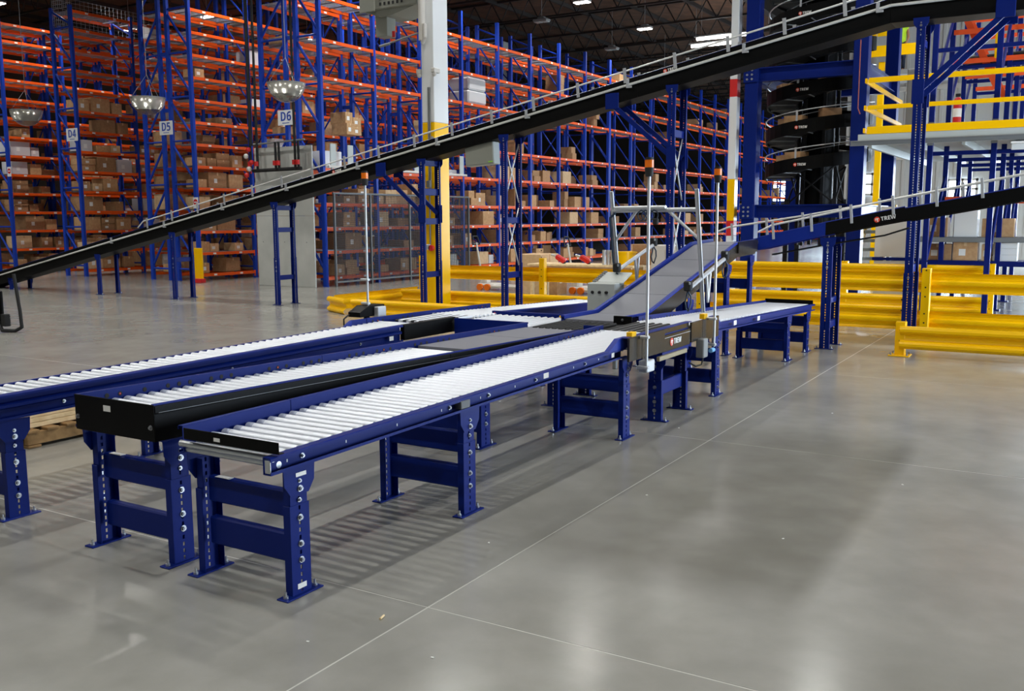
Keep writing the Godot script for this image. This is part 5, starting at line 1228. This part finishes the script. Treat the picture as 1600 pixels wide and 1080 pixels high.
func worker(o: Vector3) -> void:
	var c := thing("person", "far worker in a bright yellow-green vest standing on the high platform", "person", o)
	var V := func(x, y, z): return Vector3(x, y, z)
	var body := [[V.call(0, 0.95, 0), V.call(0, 1.38, 0), 0.13, 0.15], [V.call(-0.14, 1.4, 0), V.call(0.14, 1.4, 0), 0.07, 0.07], [V.call(0, 1.42, 0), V.call(0, 1.55, 0.01), 0.055, 0.05], [V.call(0, 1.6, 0.01), V.call(0, 1.68, 0.0), 0.075, 0.09], [V.call(0, 1.61, 0.09), V.call(0, 1.59, 0.1), 0.014, 0.018]]
	for s in [-1.0, 1.0]:
		body += [[V.call(s * 0.09, 0.92, 0), V.call(s * 0.1, 0.5, 0.01), 0.085, 0.06], [V.call(s * 0.1, 0.5, 0.01), V.call(s * 0.1, 0.1, -0.01), 0.055, 0.04], [V.call(s * 0.1, 0.06, -0.03), V.call(s * 0.11, 0.04, 0.13), 0.045, 0.035], [V.call(s * 0.19, 1.38, 0), V.call(s * 0.23, 1.1, 0), 0.05, 0.04], [V.call(s * 0.23, 1.1, 0), V.call(s * 0.2, 0.92, 0.16), 0.038, 0.028], [V.call(s * 0.2, 0.92, 0.16), V.call(s * 0.19, 0.89, 0.22), 0.03, 0.026], [V.call(s * 0.085, 1.63, 0), V.call(s * 0.09, 1.61, 0), 0.018, 0.015]]
		for f in 4: body.append([V.call(s * (0.165 + f * 0.017), 0.88, 0.23), V.call(s * (0.165 + f * 0.017), 0.85, 0.285 - 0.006 * f), 0.008, 0.007])
		body.append([V.call(s * 0.17, 0.9, 0.2), V.call(s * 0.145, 0.88, 0.245), 0.009, 0.008])
	part(c, "body", field_mesh(body, 0.026, 0.03), M.skin)
	part(c, "vest", field_mesh([[V.call(0, 0.98, 0), V.call(0, 1.36, 0), 0.155, 0.165], [V.call(-0.15, 1.4, 0), V.call(0.15, 1.4, 0), 0.085, 0.085]], 0.03, 0.05), M.vest)
	var legs := [[V.call(0, 0.97, 0), V.call(0, 0.9, 0), 0.14, 0.14]]
	for s in [-1.0, 1.0]: legs += [[V.call(s * 0.09, 0.9, 0), V.call(s * 0.1, 0.5, 0.01), 0.1, 0.075], [V.call(s * 0.1, 0.5, 0.01), V.call(s * 0.1, 0.12, -0.01), 0.07, 0.062]]
	part(c, "trousers", field_mesh(legs, 0.03, 0.04), M.denim)
	part(c, "hair", field_mesh([[V.call(0, 1.7, -0.025), V.call(0, 1.63, -0.045), 0.09, 0.075]], 0.026, 0.03), M.hair)

# ---------------------------------------------------------------- hall
func build_hall() -> void:
	var f := thing("floor", "polished grey concrete floor with pale filled joints", "floor", Vector3.ZERO, "", "structure")
	var xs := [-46.0, -33.56, -25.8, -18.04, -10.28, -2.52, 5.24, 9.0]
	var zs := [12.0, 4.35, 0.47, -3.41, -7.29, -11.17, -18.93, -26.69, -42.0, -80.0]
	for i in xs.size() - 1:
		for j in zs.size() - 1:
			var g := 0.0045
			wpart(f, "slab", MB.new().box(Vector3((xs[i] + xs[i + 1]) / 2, -0.15, (zs[j] + zs[j + 1]) / 2), Vector3(xs[i + 1] - xs[i] - g * 2, 0.3, zs[j] - zs[j + 1] - g * 2)), M.floor)
	for x in xs.slice(1, -1): wpart(f, "joint_filler", MB.new().box(Vector3(x, -0.1505, -34), Vector3(0.009, 0.3, 92)), M.filler)
	for z in zs.slice(1, -1): wpart(f, "joint_filler", MB.new().box(Vector3(-18.5, -0.1508, z), Vector3(55, 0.3, 0.009)), M.filler)
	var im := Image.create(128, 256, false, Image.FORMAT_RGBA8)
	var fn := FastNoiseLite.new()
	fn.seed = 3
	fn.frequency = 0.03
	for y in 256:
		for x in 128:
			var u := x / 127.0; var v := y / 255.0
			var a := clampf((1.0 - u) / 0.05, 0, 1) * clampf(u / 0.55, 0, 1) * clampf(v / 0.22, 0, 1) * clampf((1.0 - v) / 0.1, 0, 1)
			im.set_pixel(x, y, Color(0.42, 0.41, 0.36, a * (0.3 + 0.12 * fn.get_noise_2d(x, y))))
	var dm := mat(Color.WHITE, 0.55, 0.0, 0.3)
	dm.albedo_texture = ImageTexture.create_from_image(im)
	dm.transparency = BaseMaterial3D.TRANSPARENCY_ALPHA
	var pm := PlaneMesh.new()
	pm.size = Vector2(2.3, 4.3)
	part(f, "dull_patch", pm, dm, Vector3(-2.12, 0.0012, -6.25))  # darker, duller floor patch: crisp right edge, fading out on the other sides
	var c := thing("ceiling", "dark timber roof deck on black open-web joists", "ceiling", Vector3(0, 11, 0), "", "structure")
	wpart(c, "roof_deck", MB.new().box(Vector3(-18.5, 11.25, -34), Vector3(55.6, 0.3, 92.6)), M.deckdark)
	var jb := MB.new()
	jb.box(Vector3(0, 11.04, 0), Vector3(55, 0.08, 0.12)).box(Vector3(0, 10.2, 0), Vector3(55, 0.07, 0.1))
	for k in 60:
		var x := -27.5 + k * 0.916
		jb.tube(Vector3(x, 10.2, 0), Vector3(x + 0.458, 11.0, 0), 0.028, 4, -1, false).tube(Vector3(x + 0.458, 11.0, 0), Vector3(x + 0.916, 10.2, 0), 0.028, 4, -1, false)
	var jm := jb.mesh()
	for k in 22: part(c, "roof_joist", jm, M.joist, Vector3(-18.5, -11, 8 - k * 4.0))
	for k in 23: part(c, "purlin", MB.new().box(Vector3.ZERO, Vector3(0.1, 0.16, 92)).mesh(), M.joist, Vector3(-44 + k * 2.4, 0.0, -34))
	for k in 4: wpart(c, "girder", MB.new().bev(Vector3(-40 + k * 14.3, 10.1, -34), Vector3(0.3, 0.5, 92), 0.02), M.joist)
	var wl := [["wall_left", Vector3(-46.15, 5.5, -34), Vector3(0.3, 11.4, 92.6)], ["wall_front", Vector3(-18.5, 5.5, 12.15), Vector3(55.6, 11.4, 0.3)], ["wall_far", Vector3(-27.2, 5.5, -80.15), Vector3(37.8, 11.4, 0.3)], ["wall_right", Vector3(9.15, 5.5, -14), Vector3(0.3, 11.4, 52.6)], ["wall_back", Vector3(0.4, 5.5, -40.15), Vector3(17.5, 11.4, 0.3)], ["wall_side", Vector3(-8.3, 5.5, -60), Vector3(0.3, 11.4, 40)]]
	for q in wl:
		var w := thing(q[0], "plain pale painted %s wall of the hall" % q[0].trim_prefix("wall_"), "wall", q[1], "", "structure")
		part(w, "wall_panel", MB.new().box(Vector3.ZERO, q[2]).mesh(), M.darkwall if q[0] in ["wall_left", "wall_far"] else M.wall)
		if q[0] == "wall_back":
			for k in 28: part(w, "panel_rib", MB.new().box(Vector3.ZERO, Vector3(0.12, 11.2, 0.06)).mesh(), M.wall, Vector3(-8.5 + k * 0.62, 0, 0.17))
			for y in [-1.4, 1.2]: part(w, "girt", MB.new().box(Vector3.ZERO, Vector3(17, 0.18, 0.16)).mesh(), M.offwhite, Vector3(0.0, y, 0.24))
	# daylight: bright panes in the back and side walls and two dock doors on the right
	var n := 1
	for q in [[Vector3(-20.2, 4.0, -79.9), 4.8, 1.7, "bright window far behind the spiral conveyor"], [Vector3(-7.35, 3.1, -39.9), 0.6, 0.8, "small bright window between the two blue columns at right"], [Vector3(-4.1, 2.85, -39.9), 1.0, 0.7, "bright window seen through the pick module"]]:
		window_pane("window_%d" % n, q[0], Vector3(q[1], q[2], 0.04), Vector3(0, 0, 1), 2, 4.0, q[3])
		n += 1
	for k in 3:
		window_pane("window_%d" % n, Vector3(-8.5, 3.4, -46.0 - k * 9.0), Vector3(0.04, 3.6, 5.0), Vector3(-1, 0, 0), 3, 30.0, "tall daylight window in the side wall facing the far racks, %s from the front" % NTH[k])
		n += 1
	window_pane("door_3", Vector3(1.7, 2.4, -39.9), Vector3(6.0, 4.6, 0.06), Vector3(0, 0, 1), 4, 210.0, "wide bright dock door in the back wall beyond the pick module")
	for k in 2: window_pane("door_%d" % (k + 1), Vector3(8.9, 2.0, -13.0 - k * 9.0), Vector3(0.06, 4.0, 5.0), Vector3(-1, 0, 0), 4, 120.0, "bright dock door in the right wall, %s from the front" % NTH[k])

func window_pane(called: String, at: Vector3, s: Vector3, out: Vector3, mull: int, energy: float, label: String) -> void:
	var c := thing(called, label, called.get_slice("_", 0), at, "", "structure")
	part(c, "pane", MB.new().box(Vector3.ZERO, s).mesh(), M.day)
	var wide := maxf(s.x, s.z)
	var along := Vector3(0, 0, 1) if s.z > s.x else Vector3.RIGHT
	for k in mull + 1:
		var o := along * (float(k) / mull - 0.5) * wide + out * 0.04
		part(c, "mullion", MB.new().box(Vector3.ZERO, Vector3(0.08, s.y + 0.1, 0.08)).mesh(), M.offwhite, o)
	for e in [-0.5, 0.0, 0.5]:
		part(c, "frame_bar", MB.new().box(Vector3.ZERO, along * (wide + 0.1) + (Vector3.ONE - along) * 0.08).mesh(), M.offwhite, Vector3(0, s.y * e, 0) + out * 0.04)
	var l := AreaLight3D.new()
	l.name = "daylight"
	l.area_size = Vector2(wide, s.y)
	l.light_color = Color(0.86, 0.93, 1.0)
	l.light_energy = energy
	l.set("area_range", 90.0)
	l.set("omni_range", 90.0)
	l.shadow_enabled = true
	c.add_child(l)
	l.position = out * 0.12
	l.look_at_from_position(at + out * 0.12, at + out * 2.0)

func lamp(x: float, z: float, lit: bool, label: String, y := 9.5) -> void:
	var c := thing("high_bay_lamp", label, "lamp", Vector3(x, y, z), "high-bay lamps under the roof")
	part(c, "housing", MB.new().bev(Vector3(0, 0.09, 0), Vector3(0.62, 0.09, 0.36), 0.03).bev(Vector3(0, 0.17, 0), Vector3(0.3, 0.1, 0.2), 0.02).mesh(), M.greysteel)
	part(c, "lens", MB.new().bev(Vector3(-0.15, 0.03, 0), Vector3(0.26, 0.03, 0.3), 0.01).bev(Vector3(0.15, 0.03, 0), Vector3(0.26, 0.03, 0.3), 0.01).mesh(), M.lamp if lit else M.enclosure)
	part(c, "pendant_rod", MB.new().tube(Vector3(0, 0.2, 0), Vector3(0, 11.11 - y, 0), 0.012, 6).mesh(), M.greysteel)
	if not lit: return
	var l := SpotLight3D.new()
	l.name = "light"
	l.light_color = Color(1.0, 0.995, 0.98)
	l.light_energy = LAMP_E
	l.light_size = 0.1
	l.spot_range = 80
	l.spot_attenuation = 2
	l.spot_angle = 72
	l.spot_angle_attenuation = 0.6
	l.shadow_enabled = true
	c.add_child(l)
	l.rotation = Vector3(-PI / 2, 0, 0)
	l.position = Vector3(0, -0.02, 0)

const LAMP_E := 13.0

func build_lamps() -> void:
	var lx := [-34.0, -29.4, -20.9, -16.1, -10.3, -4.5, 1.3]
	var lz := [1.8, -3.8, -9.4, -15.0, -20.7, -26.2, -31.7, -37.4]
	for x in lx:
		for z in lz:
			if x > -12 and z < -33: continue
			if x == -20.9 and z < -27: continue
			lamp(x, z, true, "lit high-bay lamp, %s row from the front, %s column from the left" % [NTH[lz.find(z)], NTH[lx.find(x)]])
	for k in 3: lamp(-18.5 - 0.3 * k, -33.0 - 7 * k, false, "unlit grey high-bay fixture above the D6 rack tops, %s from the front" % NTH[k], 9.3)
	for k in 2:
		var c := thing("strip_light", "long white strip light under the roof beside the banded column, %s" % ["front one", "rear one"][k], "lamp", Vector3(-14.6 + k * 0.8, 9.4, -41.5 + k * 1.5), "strip lights under the roof")
		part(c, "tube", MB.new().tube(Vector3(-1.0, 0, 0), Vector3(1.2, 0, 0), 0.07, 8).mesh(), M.tube)
		part(c, "tray", MB.new().bev(Vector3(0.1, 0.1, 0), Vector3(2.4, 0.06, 0.2), 0.01).mesh(), M.greysteel)
		part(c, "hanger_rod", MB.new().tube(Vector3(-0.8, 0.12, 0), Vector3(-0.8, 1.71, 0), 0.01, 5).tube(Vector3(1.0, 0.12, 0), Vector3(1.0, 1.71, 0), 0.01, 5).mesh(), M.greysteel)
		var l := OmniLight3D.new()
		l.name = "light"
		l.light_energy = 2.0
		l.light_size = 0.3
		l.omni_range = 60
		l.omni_attenuation = 2
		l.shadow_enabled = true
		c.add_child(l)
		l.position = Vector3(0.1, -0.2, 0)

func _ready() -> void:
	var cam := Camera3D.new()
	cam.name = "camera"
	cam.position = Vector3(0, 1.8, 0)
	cam.basis = Basis(Vector3.UP, 0.5425114) * Basis(Vector3.RIGHT, -0.1332163) * Basis(Vector3.BACK, -0.0040787)
	cam.fov = rad_to_deg(2.0 * atan(540.0 / 1476.82))
	cam.near = 0.05
	cam.far = 300
	add_child(cam)
	var we := WorldEnvironment.new()
	we.name = "environment"
	var e := Environment.new()
	e.background_mode = Environment.BG_SKY
	var sky := Sky.new()
	var sm := ProceduralSkyMaterial.new()
	sm.sky_top_color = Color(0.5, 0.62, 0.8)
	sm.sky_horizon_color = Color(0.8, 0.85, 0.9)
	sm.ground_horizon_color = Color(0.7, 0.72, 0.74)
	sm.ground_bottom_color = Color(0.4, 0.4, 0.4)
	sky.sky_material = sm
	e.sky = sky
	e.tonemap_mode = Environment.TONE_MAPPER_LINEAR
	e.tonemap_exposure = 1.07
	e.sdfgi_enabled = true
	e.ssao_enabled = true
	e.ssil_enabled = true
	we.environment = e
	add_child(we)
	materials()
	build_lamps()
	build_hall()
	build_columns()
	build_racks()
	build_spiral()
	build_mezzanine()
	build_rails()
	build_long_incline()
	build_incline()
	build_conveyors()
	build_floor_things()
